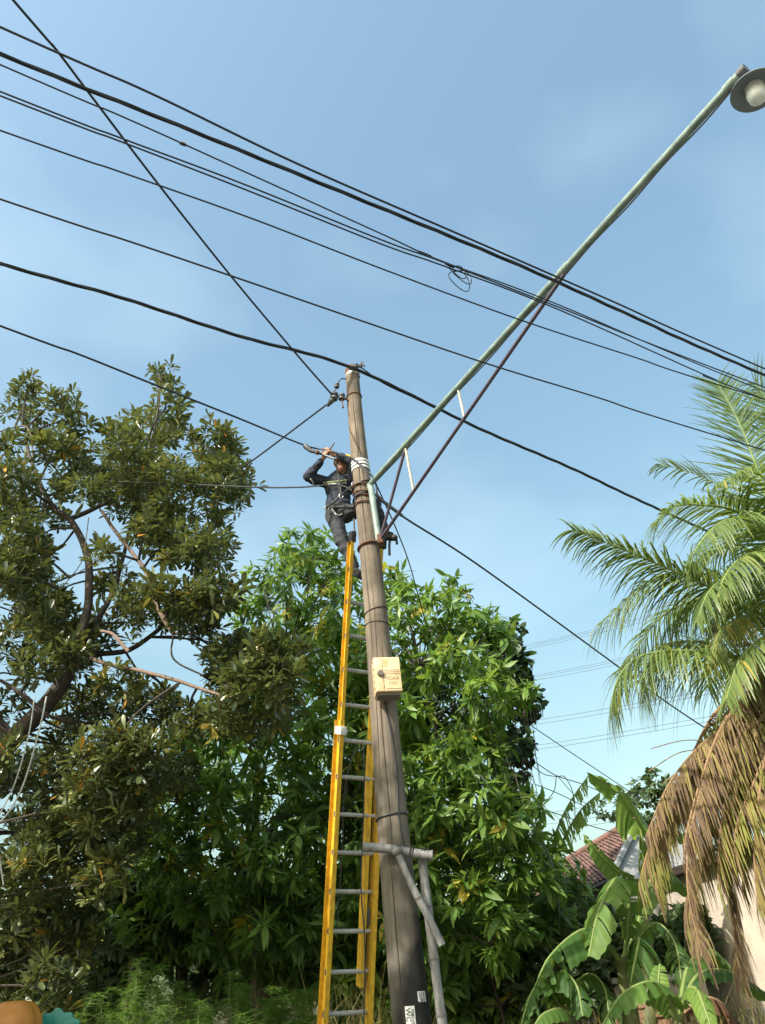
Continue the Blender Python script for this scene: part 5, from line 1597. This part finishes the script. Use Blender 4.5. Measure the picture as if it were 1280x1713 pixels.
def feather(px, py, Y, label, h=None, n_st=9, spread=.3):
    n_st = int(n_st * 2.2); spread *= 1.5
    tp = PY(px, py, Y); g = gh(tp.x, tp.y)
    H = tp.z - g
    t = thing('feathery_shrub', Vector((tp.x, tp.y, g)), label, 'shrub', 'feathery shrubs on the bank')
    pts = []
    mb = MB()
    for k in range(n_st):
        a = rnd.uniform(0, 6.28); hh = H * rnd.uniform(.5, .97) if k else H
        lean = spread * rnd.uniform(.3, 1.5)
        o_ = Vector((math.cos(a), math.sin(a), 0))
        s = Vector((tp.x, tp.y, g - .02)) + o_ * .06
        kk = 1 if k else 0
        path = catmull([s, s + o_ * lean * .25 * kk + Vector((0, 0, hh * .55)), s + o_ * lean * .6 * kk + Vector((0, 0, hh * .98)), s + o_ * lean * (1.1 if k else .35) + Vector((rnd.uniform(-.1, .1), 0, hh * rnd.uniform(.8, .95)))], 6)
        path = path[:17] if len(path) >= 17 else path
        mb.tube(path, [.009 - .007 * i / 16 for i in range(17)], 5)
        for q in range(300):
            f = .2 + .8 * rnd.random() ** .8
            i = min(15, int(f * 16)); p = path[i].lerp(path[i + 1], rnd.random())
            an = rnd.uniform(0, 6.28)
            d = Vector((math.cos(an), math.sin(an), rnd.uniform(-.2, .8))).normalized()
            pts.append((p, d, (.06 + .15 * (1 - f)) * rnd.choice((.4, .7, 1, 1.3, 1.9)), Vector((rnd.uniform(-.5, .5), rnd.uniform(-.5, .5), -.7)), .003, min(1, max(0, rnd.gauss(.55, .25)))))
    mb.build('stems', 'banana_stem', t, kind='stuff')
    strands('fronds', pts, 'leaf_feather', t)
feather(226, 1596, 9.3, 'tallest feathery bright green shrub with a drooping tip', n_st=8, spread=.22)
feather(262, 1612, 9.5, 'feathery shrub touching the tallest drooping one', n_st=8, spread=.25)
feather(330, 1665, 8.8, 'low feathery shrub between the two tall feathery ones', n_st=9, spread=.35)
feather(378, 1622, 10.0, 'dark upright feathery shrub below the mango shade', n_st=8, spread=.25)
feather(484, 1650, 10.4, 'narrow feathery shrub beside the ladder foot', n_st=7, spread=.18)
feather(420, 1690, 9.0, 'short feathery shrub in front of the dry grass', n_st=8, spread=.3)
feather(262, 1690, 8.6, 'short wide feathery shrub before the tall drooping one', n_st=10, spread=.4)

feather(300, 1640, 9.8, 'feathery shrub filling behind the low one', n_st=10, spread=.4)
feather(205, 1650, 9.0, 'feathery shrub leaning beside the teal ornament', n_st=9, spread=.35)
feather(448, 1648, 10.6, 'feathery shrub in front of the first mango trunk', n_st=12, spread=.35)
feather(350, 1690, 8.5, 'lowest feathery shrub at the front of the bank', n_st=10, spread=.45)

# ------------------------------------------------------------------ painted ornaments at the lower left corner
oc = PY(22, 1706, 5.6)
orn = thing('garden_ornament', Vector((oc.x, oc.y, 0)), 'orange lobed plastic ornament with a cleft top', 'ornament')
MB().tube([Vector((oc.x, oc.y, 0)), oc - Vector((0, 0, .1))], .03, 10).build('post', 'timber_dark', orn)
mb = MB()
NU, NV = 40, 20
V = []
for i in range(NV + 1):
    th = math.pi * i / NV
    for j in range(NU):
        ph = 2 * math.pi * j / NU
        lob = 1 + .13 * abs(math.sin(ph * 2.5 + .4)) ** .7 - .05
        z = .17 * math.cos(th) - .07 * math.exp(-((math.sin(th) / .3) ** 2)) * (1 if th < 1.5 else 0)
        V.append(oc + Vector((math.sin(th) * math.cos(ph) * .165 * lob, math.sin(th) * math.sin(ph) * .15 * lob, z - .05)))
mb.add(V, [(i * NU + j, i * NU + (j + 1) % NU, (i + 1) * NU + (j + 1) % NU, (i + 1) * NU + j) for i in range(NV) for j in range(NU)])
mb.build('lobed_body', 'orange_plastic', orn)
MB().tube([oc + Vector((.02, -.05, .02)), oc + Vector((.02, -.06, .09))], [.016, .008], 8).build('stalk', 'timber_dark', orn)
tcn = PY(95, 1712, 5.8)
orn2 = thing('garden_ornament', Vector((tcn.x, tcn.y, 0)), 'teal scalloped plastic ornament beside the orange one', 'ornament')
MB().tube([Vector((tcn.x, tcn.y, 0)), tcn - Vector((0, 0, .08))], .025, 10).build('post', 'timber_dark', orn2)
mb = MB(); V = []; n = 64
for s in (-1, 1):
    V.append(tcn + Vector((0, s * .03, -.02)))
    for j in range(n):
        a = 2 * math.pi * j / n
        r = .125 * (1 + .10 * math.sin(9 * a) + .06 * math.sin(4 * a + 1))
        V.append(tcn + Vector((math.cos(a) * r * 1.05, s * .012, math.sin(a) * r * .72 - .02)))
F = []
for j in range(n):
    F += [(0, 1 + j, 1 + (j + 1) % n), (n + 1, n + 2 + (j + 1) % n, n + 2 + j), (1 + j, n + 2 + j, n + 2 + (j + 1) % n, 1 + (j + 1) % n)]
mb.add(V, F).build('scalloped_leaf', 'teal_plastic', orn2)
